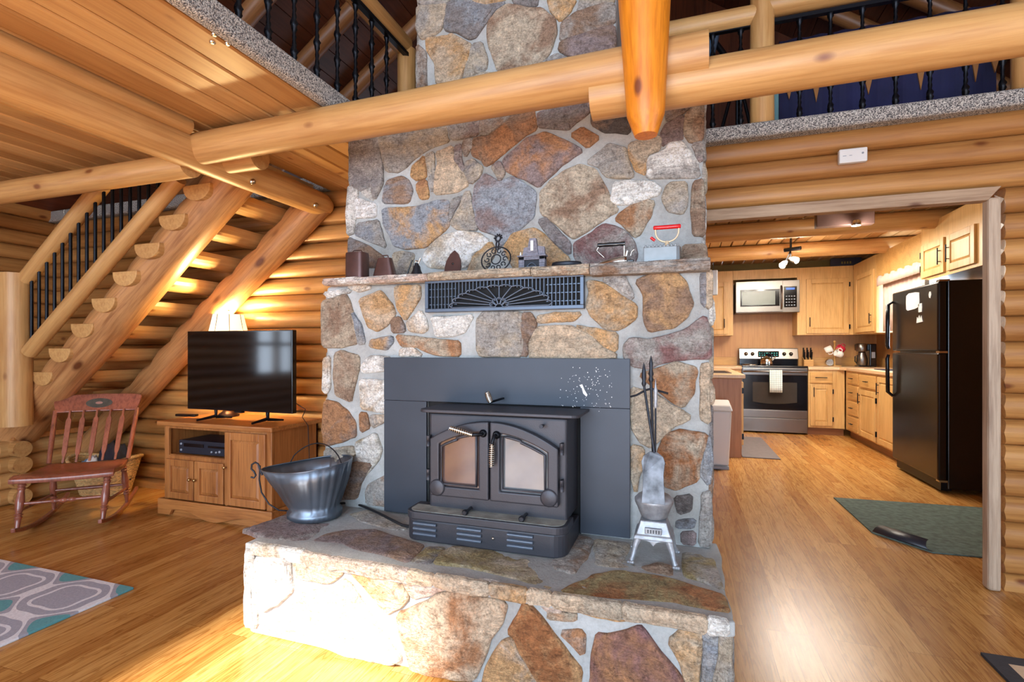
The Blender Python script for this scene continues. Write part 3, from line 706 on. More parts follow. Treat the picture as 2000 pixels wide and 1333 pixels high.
def stone_ring(poly, step=.022, jit=.0022, rnd=random):
    out = []; n = len(poly)
    for i in range(n):                         # cut the corners once
        a, b = poly[i], poly[(i+1) % n]; L = math.dist(a, b)
        c = min(.12, .006/max(L, 1e-4)+.02)
        out.append((a[0]+(b[0]-a[0])*c, a[1]+(b[1]-a[1])*c)); out.append((b[0]-(b[0]-a[0])*c, b[1]-(b[1]-a[1])*c))
    res = []; n = len(out)
    for i in range(n):
        a, b = out[i], out[(i+1) % n]; L = math.dist(a, b); k = max(1, int(L/step))
        for j in range(k):
            s = j/k; x, y = a[0]+(b[0]-a[0])*s, a[1]+(b[1]-a[1])*s
            res.append((x+noise.noise(Vector((x*22, y*22, 1)))*jit*2.2, y+noise.noise(Vector((x*22, y*22, 9)))*jit*2.2))
    return res
def grow(R, d):
    n = len(R); o = []
    for i in range(n):
        a, c = R[i-1], R[(i+1) % n]; tx, ty = c[0]-a[0], c[1]-a[1]; L = math.hypot(tx, ty) or 1
        o.append((R[i][0]+ty/L*d, R[i][1]-tx/L*d))
    return o
def add_stone(b, poly, fn, ca, cb, h, rnd, back=-.01):
    ar = sum(poly[i][0]*poly[(i+1) % len(poly)][1]-poly[(i+1) % len(poly)][0]*poly[i][1] for i in range(len(poly)))
    if ar < 0: poly = poly[::-1]
    R = stone_ring(poly, rnd=rnd); R = grow(R, .0068); n = len(R)
    cx = sum(p[0] for p in R)/n; cy = sum(p[1] for p in R)/n
    gx, gy = rnd.uniform(-.05, .05), rnd.uniform(-.05, .05)
    def inset(d):
        o = []
        for i in range(n):
            a, c = R[i-2], R[(i+2) % n]; tx, ty = c[0]-a[0], c[1]-a[1]; L = math.hypot(tx, ty) or 1
            o.append((R[i][0]-ty/L*d, R[i][1]+tx/L*d))
        return o
    def jc(c):
        f = rnd.uniform(.9, 1.08); return tuple(min(1, q*f) for q in c[:3])+(1,)
    ca, cb = jc(lin(ca)), jc(lin(cb)); vs = []
    sc_ = min(1, math.sqrt(abs(ar)/2)/.10)
    hh = h*sc_
    for d, z in ((0, back), (.0008, hh*.42), (.005*sc_, hh*.85), (.014*sc_, hh)):
        for (x, y) in inset(d):
            zz = z
            if z > 0: zz = z+(gx*(x-cx)+gy*(y-cy))*(z/hh)+noise.noise(Vector((x*14, y*14, cx*5)))*.004*(z/hh)
            vs.append(fn(x, y, zz))
    fs = [(r*n+i, r*n+(i+1) % n, (r+1)*n+(i+1) % n, (r+1)*n+i) for r in range(3) for i in range(n)]
    b.add(vs, fs, False, ca, cb)
    # faceted, uneven face: triangles to a few inner points
    last = vs[-n:]
    bm = bmesh.new(); bv = [bm.verts.new(p) for p in last]
    try: f = bm.faces.new(bv)
    except Exception: bm.free(); return
    bmesh.ops.triangulate(bm, faces=[f], ngon_method='BEAUTY')
    bmesh.ops.subdivide_edges(bm, edges=[e for e in bm.edges if e.calc_length() > .035 and not e.is_boundary], cuts=2, use_grid_fill=True)
    bmesh.ops.triangulate(bm, faces=bm.faces[:])
    bm.verts.index_update(); nrm = (Vector(fn(0, 0, 1))-Vector(fn(0, 0, 0)))
    P = []
    for v in bm.verts:
        p = v.co.copy()
        if not v.is_boundary:
            p += nrm*(.007*noise.noise(Vector((p.x*9, p.y*9, p.z*9)))+.004*noise.noise(Vector((p.x*30, p.y*30, p.z*30)))+.002)
        P.append(tuple(p))
    b.add(P, [[v.index for v in f.verts] for f in bm.faces], False, ca, cb); bm.free()
def stones(name, key, plane, val, parent, h=.016, dup=None, rects=()):
    b = MB(); rnd = random.Random(hash(key) % 97 if False else len(key)*13)
    for cr, c1, c2, pts in ST[key]:
        ox, oy, s = CROP[cr]
        P = [at(ox+x/s, oy+y/s, **{plane: val}) for x, y in pts]
        if plane == 'y': q = [(p.x, p.z) for p in P]; fn = lambda a, c, d: (a, val-d, c)
        else: q = [(p.x, p.y) for p in P]; fn = lambda a, c, d: (a, c, val+d)
        add_stone(b, q, fn, COL[c1], COL[c2], h, rnd)
        if dup:
            for k in range(1, dup+1): add_stone(b, [(a, c+.53*k) for a, c in q], fn, COL[c1], COL[c2], h, rnd)
    return b.build(name, 'stone', parent)
YU, YL, YH, ZH = 2.35, 2.135, 1.60, .366
def smooth_block(name, x0, x1, y0, y1, z0, z1, parent, m='mortar', bev=.02):
    b = MB(); b.box(x0, x1, y0, y1, z0, z1); return b.build(name, m, parent, bevel=bev, seg=3)
fp = thing('fireplace', 'massive fieldstone fireplace and chimney with raised hearth and stone mantel', 'fireplace', (-.8, 2.1, 0), world=True)
xa, xb = at(636, 600, y=YL).x, at(1388, 600, y=YL).x
ua, ub = at(682, 400, y=YU).x, at(1374, 400, y=YU).x
ca_, cb_ = at(816, 100, y=YU).x, at(1204, 100, y=YU).x
smooth_block('firebox_body', xa, xb, YL, 3.0, .0, 1.47, fp)
smooth_block('chimney_breast', ua, ub, YU, 3.0, 1.46, 2.36, fp)
b = MB(); b.box(ca_, cb_, YU, 3.0, 2.34, 6.1); b.build('chimney', 'mortar', fp, bevel=.015)
stones('breast_stones', 'breast', 'y', YU-.003, fp, .013); stones('chimney_stones', 'chim', 'y', YU-.003, fp, .013, dup=3)
stones('body_stones', 'low', 'y', YL-.003, fp, .015)
hx0, hx1 = at(484, 1150, y=YH).x, at(1427, 1240, y=YH).x
smooth_block('hearth_base', hx0, hx1, YH, 2.2, 0, .33, fp)
stones('hearth_front_stones', 'front', 'y', YH-.003, fp, .016)
# the slab follows an uneven outline
rnd = random.Random(5); edge = []
x = hx0-.015; k = 0
while x < hx1+.01:
    edge.append((x, YH-.030+.010*noise.noise(Vector((x*6, 2, 0)))+max(0, -x-1.1)*.05)); x += .025
edge.append((hx1+.012, YH-.02)); y = YH
while y < 2.13: edge.append((hx1+.004+.010*noise.noise(Vector((3, y*7, 0))), y)); y += .03
edge += [(hx1, 2.2), (hx0, 2.2)]; y = 2.1
while y > YH: edge.append((hx0-.010+.008*noise.noise(Vector((7, y*7, 0))), y)); y -= .03
b = MB(); b.prism(edge, lambda a, c, d: (a, c, d), .322, ZH); b.build('hearth_slab', 'mortar', fp, bevel=.006, seg=2)
stones('hearth_top_stones', 'top', 'z', ZH-.002, fp, .007)
b = MB(); rnd = random.Random(9)
# broken front edge of the slab
lipc = ['white', 'pink', 'pink', 'cream', 'cream', 'orange', 'cream', 'cream', 'cream', 'white']
cuts = [at(u, 1150, y=YH-.03).x for u in (482, 584, 640, 795, 846, 955, 1030, 1078, 1216, 1382, 1424)]
for i in range(10):
    x0, x1 = cuts[i]+.004, cuts[i+1]-.004; n = max(2, int((x1-x0)/.03))
    zt = lambda x: ZH+.002+.003*noise.noise(Vector((x*9, 0, 1))); zb = lambda x: ZH-.036+.007*noise.noise(Vector((x*8, 4, 1)))
    pts = [(x0+(x1-x0)*j/n, zb(x0+(x1-x0)*j/n)) for j in range(n+1)]+[(x1-(x1-x0)*j/n, zt(x1-(x1-x0)*j/n)) for j in range(n+1)]
    yv = YH-.028+max(0, -x0-1.1)*.05
    add_stone(b, pts, lambda a, c, d: (a, yv-d, c), COL[lipc[i]], COL['tan'], .014, rnd)
b.build('hearth_edge_stones', 'stone', fp)
# mantel shelf in four slabs with ragged front edges
b = MB(); mx = [at(u, 530, y=2.05).x for u in (627, 832, 1035, 1150, 1389)]
mc = [('pink', 'white'), ('tan', 'cream'), ('tan', 'rust'), ('gray', 'brown')]
for i in range(4):
    x0, x1 = mx[i]+.002, mx[i+1]-.002; n = int((x1-x0)/.018)
    zb_, zt_ = (1.466, 1.466, 1.462, 1.455)[i], (1.500, 1.503, 1.503, 1.502)[i]
    vs = []
    for j in range(n+1):
        x = x0+(x1-x0)*j/n
        for q in range(7):
            zz = zb_+(zt_-zb_)*q/6+.002*noise.noise(Vector((x*15, q, i)))
            yy = 2.072-.016*math.sin(PI*q/6)+.016*noise.noise(Vector((x*12, q*1.7, i*3)))
            vs.append((x, yy, zz))
        vs.append((x, 2.36, zt_)); vs.append((x, 2.36, zb_))
    m_ = 9; fs = [(j*m_+q, j*m_+(q+1) % m_, (j+1)*m_+(q+1) % m_, (j+1)*m_+q) for j in range(n) for q in range(m_)]
    c1, c2 = lin(COL[mc[i][0]]), lin(COL[mc[i][1]])
    b.add(vs, fs, False, c1, c2); b.add(vs[:m_], [tuple(range(m_))], False, c1, c2); b.add(vs[-m_:], [tuple(range(m_))], False, c1, c2)
b.build('mantel_shelf', 'stone', fp)
# ragged quoin stones on the two outer corners
rnd = random.Random(21)
for (x, y, z0, z1, sg) in ((xa, YL, .37, 1.45, -1), (xb, YL, .37, 1.45, 1), (ua, YU, 1.51, 2.30, -1), (ub, YU, 1.51, 2.30, 1), (ca_, YU, 2.36, 4.2, -1), (hx1, YH, .01, .31, 1), (hx0, YH, .01, .31, -1)):
    z = z0; b = MB()
    while z < z1-.03:
        hgt = min(rnd.uniform(.10, .24), z1-z); y1 = y+rnd.uniform(.12, .28)
        c = rnd.choice(['gray', 'tan', 'dgray', 'cream', 'brown']); c2 = rnd.choice(['gray', 'white', 'dgray'])
        yy = y+.01
        while yy < min(y+.62, 2.9):
            w_ = rnd.uniform(.10, .22)
            add_stone(b, [(yy, z+.008), (yy+w_-.012, z+.006), (yy+w_-.016, z+hgt-.008), (yy+.006, z+hgt-.010)], lambda a, c_, d: (x+sg*d, a, c_), COL[rnd.choice(['gray', 'tan', 'dgray', 'cream', 'brown'])], COL[c2], .010, rnd); yy += w_
        z += hgt
    b.build('side_stones', 'stone', fp)

# ------------------------------------------------------------------ warm air grille under the mantel
gx0, gx1 = at(832, 580, y=2.11).x, at(1141, 570, y=2.11).x; gz0, gz1 = at(985, 607, y=2.11).z, at(985, 541, y=2.11).z
g = thing('vent_grille', 'black cast iron grille with a fan pattern under the mantel', 'vent grille', ((gx0+gx1)/2, 2.11, gz0), world=True)
def frame(b, x0, x1, z0, z1, y0, y1, wd):
    b.box(x0, x1, y0, y1, z0, z0+wd); b.box(x0, x1, y0, y1, z1-wd, z1); b.box(x0, x0+wd, y0, y1, z0+wd, z1-wd); b.box(x1-wd, x1, y0, y1, z0+wd, z1-wd)
M['grille'] = mat('blue_black_iron', (86, 96, 110), .42, .5)
b = MB(); frame(b, gx0, gx1, gz0, gz1, 2.098, 2.135, .016); b.build('grille_frame', 'grille', g, bevel=.002)
b = MB(); b.box(gx0+.01, gx1-.01, 2.128, 2.134, gz0+.01, gz1-.01); b.build('backing', 'dark', g)
cx, W2, H2 = (gx0+gx1)/2-.005, (gx1-gx0)*.305, (gz1-gz0)*.60; zb = gz0+.018
b = MB(); n = 41
for i in range(1, n):
    x = gx0+.016+(gx1-gx0-.032)*i/n; e = (x-cx)/W2
    z0 = zb-.002+(H2*math.sqrt(max(0, 1-e*e)) if abs(e) < 1 else 0)
    b.box(x-.0016, x+.0016, 2.100, 2.108, z0, gz1-.014)
for q in range(1, 4):
    z = gz0+(gz1-gz0)*q/4.2
    b.box(gx0+.016, cx-W2*.93, 2.114, 2.118, z-.002, z+.002); b.box(cx+W2*.93, gx1-.016, 2.114, 2.118, z-.002, z+.002)
b.build('vertical_bars', 'grille', g)
b = MB()
for k in range(12):
    a0, a1 = PI*k/12, PI*(k+1)/12; pts = []
    for j in range(9):
        a = a0+(a1-a0)*j/8; rr = 1+.07*math.sin(PI*j/8); pts.append((cx+W2*rr*math.cos(a), 2.100, zb+H2*rr*math.sin(a)))
    b.tube(pts, .0038, 6)
for k in range(13):
    a = PI*k/12; b.tube([(cx+.032*math.cos(a), 2.100, zb+.03*math.sin(a)), (cx+W2*math.cos(a), 2.100, zb+H2*math.sin(a))], .0032, 6)
for k in range(5):
    a = PI*(k+.5)/5; c0 = (cx+.030*math.cos(a), zb+.026*math.sin(a))
    b.tube([(c0[0]+.010*math.cos(t)*math.sin(a)+.015*math.sin(t)*math.cos(a), 2.098, c0[1]+.015*math.sin(t)*math.sin(a)-.010*math.cos(t)*math.cos(a)) for t in [2*PI*q/14 for q in range(14)]], .0032, 6, closed=True)
b.build('fan_ornament', 'grille', g)

# ------------------------------------------------------------------ stove insert
sv = thing('wood_stove', 'black cast wood stove insert with twin arched glass doors', 'stove', (-.71, 2.0, ZH), world=True)
YS = 2.105
sx0, sx1 = -1.352, -.197; sz1 = 1.112; ox0, ox1, oz = -1.125, -.402, .908
b = MB()
b.box(sx0, sx1, YS, YS+.012, oz, sz1); b.build('surround_top_panel', 'surround', sv, bevel=.0015)
# peeling paint flecks on the top panel
b = MB(); r = random.Random(3)
for i in range(110):
    s = r.random(); x = -.27-.17*r.random()**1.3-.05*(s > .6); z = 1.075-.19*r.random(); q = .0009+.0016*r.random()
    b.prism([(q*math.cos(a)*r.uniform(.6, 1.2), q*math.sin(a)*r.uniform(.6, 1.2)) for a in (0, 1, 2, 3, 4, 5)], lambda a, c, d: (x+a, YS-d, z+c), 0, .0006)
b.prism([(0, 0), (.010, -.012), (.016, -.035), (.030, -.048), (.034, -.040), (.022, -.020), (.012, .004)], lambda a, c, d: (-.405+a, YS-d, 1.0+c), 0, .0008)
b.build('peeled_paint', 'white', sv)['kind'] = 'stuff'
b = MB(); b.box(sx0, ox0, YS+.001, YS+.012, ZH+.008, oz-.001); b.build('surround_side_panel', 'surround', sv, bevel=.0015)
b = MB(); b.box(ox1, sx1, YS+.001, YS+.012, ZH+.012, oz-.001); b.build('surround_side_panel', 'surround', sv, bevel=.0015)
b = MB(); b.box(ox0, ox1, 2.128, 2.132, ZH, oz); b.build('dark_opening', 'dark', sv)
bx0, bx1, by = -1.005, -.415, 1.905
b = MB(); b.box(bx0, bx1, by, 2.12, .48, .885); b.build('stove_body', 'stove', sv, bevel=.012, seg=3)
def round_slab(b, x0, x1, y0, y1, z0, z1, r, n=6):
    pts = [(x1, y1), (x0, y1)]
    for k in range(n+1): a = PI+PI/2*k/n; pts.append((x0+r+r*math.cos(a), y0+r+r*math.sin(a)))
    for k in range(n+1): a = 1.5*PI+PI/2*k/n; pts.append((x1-r+r*math.cos(a), y0+r+r*math.sin(a)))
    b.prism(pts, lambda a, c, d: (a, c, d), z0, z1)
b = MB(); round_slab(b, -1.035, -.362, 1.862, 2.10, .890, .903, .035); b.build('top_shelf', 'stove', sv, bevel=.003)
b = MB(); round_slab(b, -1.075, -.400, 1.815, 1.96, .462, .492, .05); b.build('ash_ledge', 'stove', sv, bevel=.004)
M['ash'] = mat('ash_dusted_iron', (150, 150, 142), .7, .2, .35, 18, .3, 120)
b = MB(); round_slab(b, -1.060, -.415, 1.828, by+.01, .4921, .4935, .04); b.build('ledge_top', 'ash', sv)
b = MB(); round_slab(b, -1.085, -.405, 1.835, 2.10, ZH+.002, .456, .06); b.build('blower_box', 'stove', sv, bevel=.006)
M['louver'] = mat('blue_grey_louver', (108, 118, 132), .35, .4)
for xc in (-.985, -.790, -.580):
    b = MB()
    for k in range(3):
        z = .392+k*.021
        b.X = Matrix.Translation((xc, 1.833, z)); pr = [(0, 0), (-.009, .004), (-.010, .011), (0, .015)]
        b.prism(pr, lambda a, c, d: (d, a, c), -.052, .052); b.X = Matrix()
    b.build('louver', 'louver', sv, bevel=.002)
b = MB(); b.ball((-.690, 1.832, .418), .006); b.build('thermostat_knob', 'chrome', sv)
for u, v in ((912, 982), (1022, 998)):
    p = at(u, v, y=1.86); b = MB(); b.X = Matrix.Translation((p.x, 1.872, .503)) @ Matrix.Rotation(PI/2, 4, 'X')
    b.lathe([(.006, -.03), (.006, .02), (.011, .02), (.012, .036), (.008, .040)], n=14); b.build('air_control', 'iron', sv)
p = at(1060, 832, y=1.895); b = MB(); b.X = Matrix.Translation((p.x, 1.90, p.z)) @ Matrix.Rotation(PI/2, 4, 'X')
b.lathe([(.005, -.01), (.005, .02), (.008, .02), (.008, .032)], n=12); b.build('air_control', 'iron', sv)
# arched doors
def door(x0, x1, zl, zr, zbot, hinge, glasscol):
    """outline with an arched top falling from the middle seam"""
    b = MB(); n = 10; yf, yb = by-.034, by-.004
    def top(x, off=0):
        s = abs(x-mid)/(half); return ztop-drop*s**2.0-off
    arc = [(x1-(x1-x0)*k/n, 0) for k in range(n+1)]
    outer = [(x0, zbot), (x1, zbot)]+[(x, top(x)) for x, _ in arc]
    w_ = .042; xi0, xi1 = x0+w_, x1-w_
    inner = [(xi0, zbot+w_), (xi1, zbot+w_)]+[(xi1-(xi1-xi0)*k/n, top(xi1-(xi1-xi0)*k/n, w_)) for k in range(n+1)]
    N_ = len(outer)
    vs = [(x, yf, z) for x, z in outer]+[(x, yf, z) for x, z in inner]+[(x, yb, z) for x, z in outer]+[(x, yb, z) for x, z in inner]
    fs = []
    for i in range(N_):
        j = (i+1) % N_
        fs += [(i, j, N_+j, N_+i), (2*N_+i, 3*N_+i, 3*N_+j, 2*N_+j), (i, 2*N_+i, 2*N_+j, j), (N_+i, N_+j, 3*N_+j, 3*N_+i)]
    b.add(vs, fs); o = b.build('door', 'stove', sv, bevel=.006, seg=3)
    # inner moulding
    inn2 = [(x+(.010 if x < (x0+x1)/2 else -.010), z+(.010 if z < zbot+.1 else -.010)) for x, z in inner]
    b = MB(); b.tube([(x, yf+.003, z) for x, z in inn2], .0055, 8, closed=True); b.build('moulding', 'stove', o)
    b = MB(); b.prism(inner, lambda a, c, d: (a, d, c), yf+.014, yf+.018); b.build('glass', glasscol, o)
    # round boss at the low outer corner
    bx = x0+.035 if hinge < 0 else x1-.035
    b = MB(); b.X = Matrix.Translation((bx, yf-.002, zbot+.035)) @ Matrix.Rotation(PI/2, 4, 'X'); b.lathe([(.034, -.008), (.034, .002), (.028, .005), (.001, .006)], n=20); b.build('corner_boss', 'stove', o)
    hx = x0-.012 if hinge < 0 else x1+.012
    for z in (zbot+.06, zbot+.20):
        b = MB(); b.lathe([(.009, 0), (.009, .018), (.007, .018), (.007, .020), (.009, .020), (.009, .040), (.009, .044)], (hx, yf+.012, z), 12); b.box(hx-.004, hx+.004, yf+.012, by, z, z+.044); b.build('hinge', 'stove', o)
    return o
mid, half, ztop, drop, zbo = -.722, .27, .862, .085, .548
M['glassL'] = mat('pinkish_ceramic_glass', (104, 84, 78), .06, 0, .35, 4, spec=.8)  # pinkish tone for the left pane
M['glassR'] = mat('grey_reflection_glass', (118, 120, 122), .05, 0, .3, 4, spec=.9)  # grey-white reflection put into the right pane's colour
dl = door(mid-.262, mid-.003, 0, 0, zbo, -1, 'glassL'); dr = door(mid+.003, mid+.280, 0, 0, zbo, 1, 'glassR')
def spring_handle(p, q, parent, name='handle'):
    p, q = Vector(p), Vector(q); d = q-p; L = d.length; dn = d.normalized(); u = dn.orthogonal().normalized(); w_ = dn.cross(u)
    o_ = []
    turns = 11; n = turns*14
    for i in range(n+1):
        s = i/n; rr = .0085+.0035*math.sin(PI*s); a = 2*PI*turns*s; o_.append(p+d*s+(u*math.cos(a)+w_*math.sin(a))*rr)
    b = MB(); b.tube(o_, .0024, 6); b.tube([p, p+d*.5, q], .006, 8); return b.build(name, 'chrome', parent)
a1, a2 = at(922, 850, y=1.845), at(878, 836, y=1.82)
b = MB(); k0 = at(944, 847, y=1.872); b.tube([k0, k0+Vector((0, -.03, 0)), a1], .007, 10); b.X = Matrix.Translation(k0) @ Matrix.Rotation(PI/2, 4, 'X'); b.lathe([(.016, -.004), (.016, .004), (.010, .010)], n=16); b.build('latch', 'black', dl)
spring_handle(a1, a2, dl)
k0 = at(970, 850, y=1.872); a1, a2 = at(961, 868, y=1.845), at(960, 912, y=1.845)
b = MB(); b.tube([k0, k0+Vector((0, -.03, 0)), a1], .007, 10); b.X = Matrix.Translation(k0) @ Matrix.Rotation(PI/2, 4, 'X'); b.lathe([(.016, -.004), (.016, .004), (.010, .010)], n=16); b.build('latch', 'black', dr)
spring_handle(a1, a2, dr)
# damper rod above the shelf
r0, r1, r2 = at(978, 780, y=2.07), at(958, 786, y=2.0), at(951, 766, y=1.985)
b = MB(); b.tube([r0+Vector((0, .04, 0)), r0, r1], .005, 8); b.build('damper_rod', 'black', sv); spring_handle(r1, r2, sv, 'damper_handle')
# flue bolts
b = MB(); pc = at(1002, 860, y=1.9)
# power cord over the hearth
pts = [at(u, v, z=ZH+.012) for u, v in ((690, 982), (715, 992), (740, 1003), (765, 1016), (785, 1026), (806, 1030))]
b = MB(); b.tube([Vector((pts[0].x-.05, 2.12, ZH+.014))]+pts, .006, 8)
tag(b.build('power_cord', 'cord'), 'black power cord lying on the hearth beside the coal bucket', 'cord')
# ------------------------------------------------------------------ television corner
# television stand
X0, X1, Y0, Y1, HT = at(322, 1000, y=2.575).x, at(530, 1030, y=2.575).x, 2.575, 3.005, .655
tv = thing('television_stand', 'golden oak television stand with raised panel doors beside the hearth', 'cabinet', ((X0+X1)/2, 2.8, 0), world=True)
b = MB(); b.box(X0-.035, X1+.035, Y0-.035, Y1+.01, HT-.032, HT); b.build('top', 'oak', tv, bevel=.008, seg=3)
wd = X1-X0; xm = X0+wd*.60; zs = .41
b = MB()
b.box(X0, X0+.02, Y0+.01, Y1, .05, HT-.032); b.box(X1-.02, X1, Y0+.01, Y1, .05, HT-.032); b.box(xm-.01, xm+.01, Y0+.01, Y1, .05, HT-.032)
b.box(X0, X1, Y1-.01, Y1, .05, HT-.032); b.box(X0, xm, Y0+.01, Y1, zs-.012, zs+.012); b.box(X0, X1, Y0+.01, Y1, .09, .11)
b.build('carcass', 'oakz', tv)
b = MB()
b.box(X0-.003, X0+.036, Y0, Y0+.02, .10, HT-.032); b.box(X1-.040, X1+.003, Y0, Y0+.02, .10, HT-.032); b.box(X0+.036, X1-.04, Y0, Y0+.02, HT-.052, HT-.032)
b.box(X0+.036, xm-.012, Y0, Y0+.02, zs-.022, zs+.008); b.box(xm-.012, xm+.010, Y0, Y0+.02, .10, HT-.052)
b.build('face_frame', 'oakz', tv, bevel=.003)
# plinth with a scalloped lower edge
pts = [(X0-.03, .012), (X0-.03, .118), (X1+.03, .118), (X1+.03, .012), (X1-.08, .012)]
n = 20
for k in range(n+1):
    s = k/n; x = X1-.10-(wd-.2)*s; pts.append((x, .03+.018*math.cos(2*PI*s*1.0-PI)*-1+.012*math.sin(3*PI*s)))
pts.append((X0+.08, .012))
b = MB(); b.prism(pts, lambda a, c, d: (a, d, c), Y0-.03, Y0-.008); b.box(X0-.03, X0-.01, Y0-.02, Y1, .012, .118); b.box(X1+.01, X1+.03, Y0-.02, Y1, .012, .118)
b.build('plinth', 'oak', tv, bevel=.004)
b = MB(); b.box(X0, X1, Y0, Y1, 0, .05); b.build('foot', 'oak', tv)
def raised_door(x0, x1, z0, z1, y, m, parent, fr=.045, name='door', t=.02):
    b = MB(); b.box(x0, x0+fr, y-t, y, z0, z1); b.box(x1-fr, x1, y-t, y, z0, z1); b.box(x0+fr, x1-fr, y-t, y, z0, z0+fr); b.box(x0+fr, x1-fr, y-t, y, z1-fr, z1)
    d = b.build(name, m, parent, bevel=.003)
    b = MB(); xa_, xb_, za, zb_ = x0+fr-.002, x1-fr+.002, z0+fr-.002, z1-fr+.002; q = .022; yo, yi = y-.006, y-t*.85
    v = [(xa_, yo, za), (xb_, yo, za), (xb_, yo, zb_), (xa_, yo, zb_), (xa_+q, yi, za+q), (xb_-q, yi, za+q), (xb_-q, yi, zb_-q), (xa_+q, yi, zb_-q)]
    b.add(v, [(0, 1, 5, 4), (1, 2, 6, 5), (2, 3, 7, 6), (3, 0, 4, 7), (4, 5, 6, 7)])
    b.build('panel', m, d, fix=False); return d
def knob(p, parent, m='brass', r=.011):
    b = MB(); b.X = Matrix.Translation(p) @ Matrix.Rotation(PI/2, 4, 'X'); b.lathe([(.004, 0), (.004, .010), (r, .014), (r*.9, .022), (.001, .025)], n=16); return b.build('knob', m, parent)
xs = (X0+.036+xm-.012)/2
d = raised_door(X0+.03, xs-.004, .125, zs-.016, Y0, 'oakz', tv); knob((xs-.022, Y0-.02, .27), d)
d = raised_door(xs+.004, xm-.008, .125, zs-.016, Y0, 'oakz', tv); knob((xs+.024, Y0-.02, .27), d)
d = raised_door(xm+.004, X1-.034, .125, HT-.05, Y0, 'oakz', tv, fr=.05); knob((xm+.018, Y0-.02, .375), d)
# disc player in the open shelf
vx0, vx1, vz = X0+.095, xm-.022, zs+.0125
v_ = thing('disc_player', 'dark grey disc and tape player on the open shelf of the television stand', 'player', ((vx0+vx1)/2, Y0+.12, vz), world=True)
M['player'] = mat('dark_blue_grey_plastic', (44, 48, 60), .35, .3)
b = MB(); b.box(vx0, vx1, Y0+.03, Y0+.28, vz+.006, vz+.098); b.build('case', 'player', v_, bevel=.004)
b = MB(); b.box(vx0+.05, vx0+.23, Y0+.026, Y0+.031, vz+.055, vz+.078); b.build('tape_slot', 'blk', v_)
b = MB(); b.box(vx0+.27, vx1-.02, Y0+.026, Y0+.031, vz+.058, vz+.072); b.build('disc_tray', 'blk', v_)
M['lgrey'] = mat('light_grey', (150, 155, 165), .4)
for k, (x, z, r) in enumerate(((vx0+.022, vz+.072, .008), (vx0+.022, vz+.030, .008), (vx0+.30, vz+.03, .007), (vx0+.34, vz+.03, .007), (vx0+.37, vz+.035, .009))):
    b = MB(); b.X = Matrix.Translation((x, Y0+.03, z)) @ Matrix.Rotation(PI/2, 4, 'X'); b.lathe([(r, 0), (r*.9, .005), (.0005, .006)], n=14); b.build('button', 'lgrey', v_)
# television
ty = 2.70; tx0, tx1 = at(366, 700, y=ty).x, at(571, 700, y=ty).x; tz0, tz1 = at(470, 804, y=ty).z, at(470, 646, y=ty).z
t = thing('television', 'flat screen television with dark reflective screen on the oak stand', 'television', ((tx0+tx1)/2, ty, HT), world=True)
b = MB(); b.box(tx0, tx1, ty, ty+.04, tz0, tz1); b.box(tx0+.1, tx1-.1, ty+.04, ty+.075, tz0+.02, tz0+.32); b.build('housing', 'blk', t, bevel=.004)
b = MB(); b.box(tx0+.009, tx1-.009, ty-.0015, ty+.002, tz0+.016, tz1-.009); b.build('screen', 'screen', t)
for x, sx in (((tx0+tx1)/2-.22, -1), ((tx0+tx1)/2+.24, 1)):
    b = MB(); b.tube([(x, ty+.02, tz0+.01), (x, ty+.02, HT+.025), (x+sx*.012-.03, ty-.095, HT+.008)], [.013, .013, .007], 8); b.tube([(x, ty+.02, HT+.02), (x+.05, ty+.11, HT+.008)], [.012, .007], 8); b.build('foot', 'black', t)
b = MB(); b.box((tx0+tx1)/2-.03, (tx0+tx1)/2+.03, ty+.002, ty+.03, tz0-.012, tz0); b.build('sensor', 'black', t)
# cable down the side
b = MB(); pts = [Vector(p) for p in ((tx1-.06, ty+.06, tz0+.08), (tx1+.02, ty+.10, tz0+.02), (X1+.02, 2.83, HT+.03), (X1+.042, 2.86, HT-.03), (X1+.036, 2.88, .42), (X1+.036, 2.89, .12))]
cu = []
for i in range(len(pts)-1):
    for k in range(5): cu.append(pts[i].lerp(pts[i+1], k/5))
cu.append(pts[-1]); b.tube(cu, .0028, 6); tag(b.build('cable', 'cord'), 'thin black cable hanging down the side of the oak stand', 'cable')
# remote
p = at(365, 811, z=HT+.01); b = MB(); b.box(-.085, .085, -.02, .02, 0, .018); o = b.build('remote_control', 'blk', bevel=.005); o.location = (p.x, p.y, HT); o.rotation_euler = (0, 0, .12)
tag(o, 'black remote control on the left end of the oak stand', 'remote control')
# table lamp
lx, ly = at(445, 630, y=2.88).x, 2.885
t = thing('table_lamp', 'lit table lamp with cream panelled shade behind the television', 'lamp', (lx, ly, HT))
b = MB(); b.lathe([(.07, 0), (.075, .01), (.05, .03), (.02, .06), (.03, .12), (.055, .20), (.05, .28), (.02, .36), (.012, .40), (.012, .50)], n=24); b.build('base', 'bronze', t)
m, nt, bs = newmat('lit_cream_lamp_shade'); bs.inputs['Base Color'].default_value = lin((240, 225, 190)); bs.inputs['Emission Color'].default_value = lin((255, 226, 170)); bs.inputs['Emission Strength'].default_value = .75; bs.inputs['Roughness'].default_value = .8
zt = at(445, 615, y=ly).z-HT
b = MB(); N8 = 8; r0, r1 = .140, .102; z0, z1 = zt-.20, zt
vs = []
for r_, z_ in ((r0, z0), (r0-.010, z0+.07), (r1+.01, z1-.05), (r1, z1)):
    for k in range(48):
        a = 2*PI*k/48+.1; f = 1-.03*abs(math.sin(a*N8/2)); vs.append((r_*f*math.cos(a), r_*f*math.sin(a), z_))
fs = [(i*48+k, i*48+(k+1) % 48, (i+1)*48+(k+1) % 48, (i+1)*48+k) for i in range(3) for k in range(48)]
b.add(vs, fs, True); b.build('lamp_shade', m, t)
b = MB()
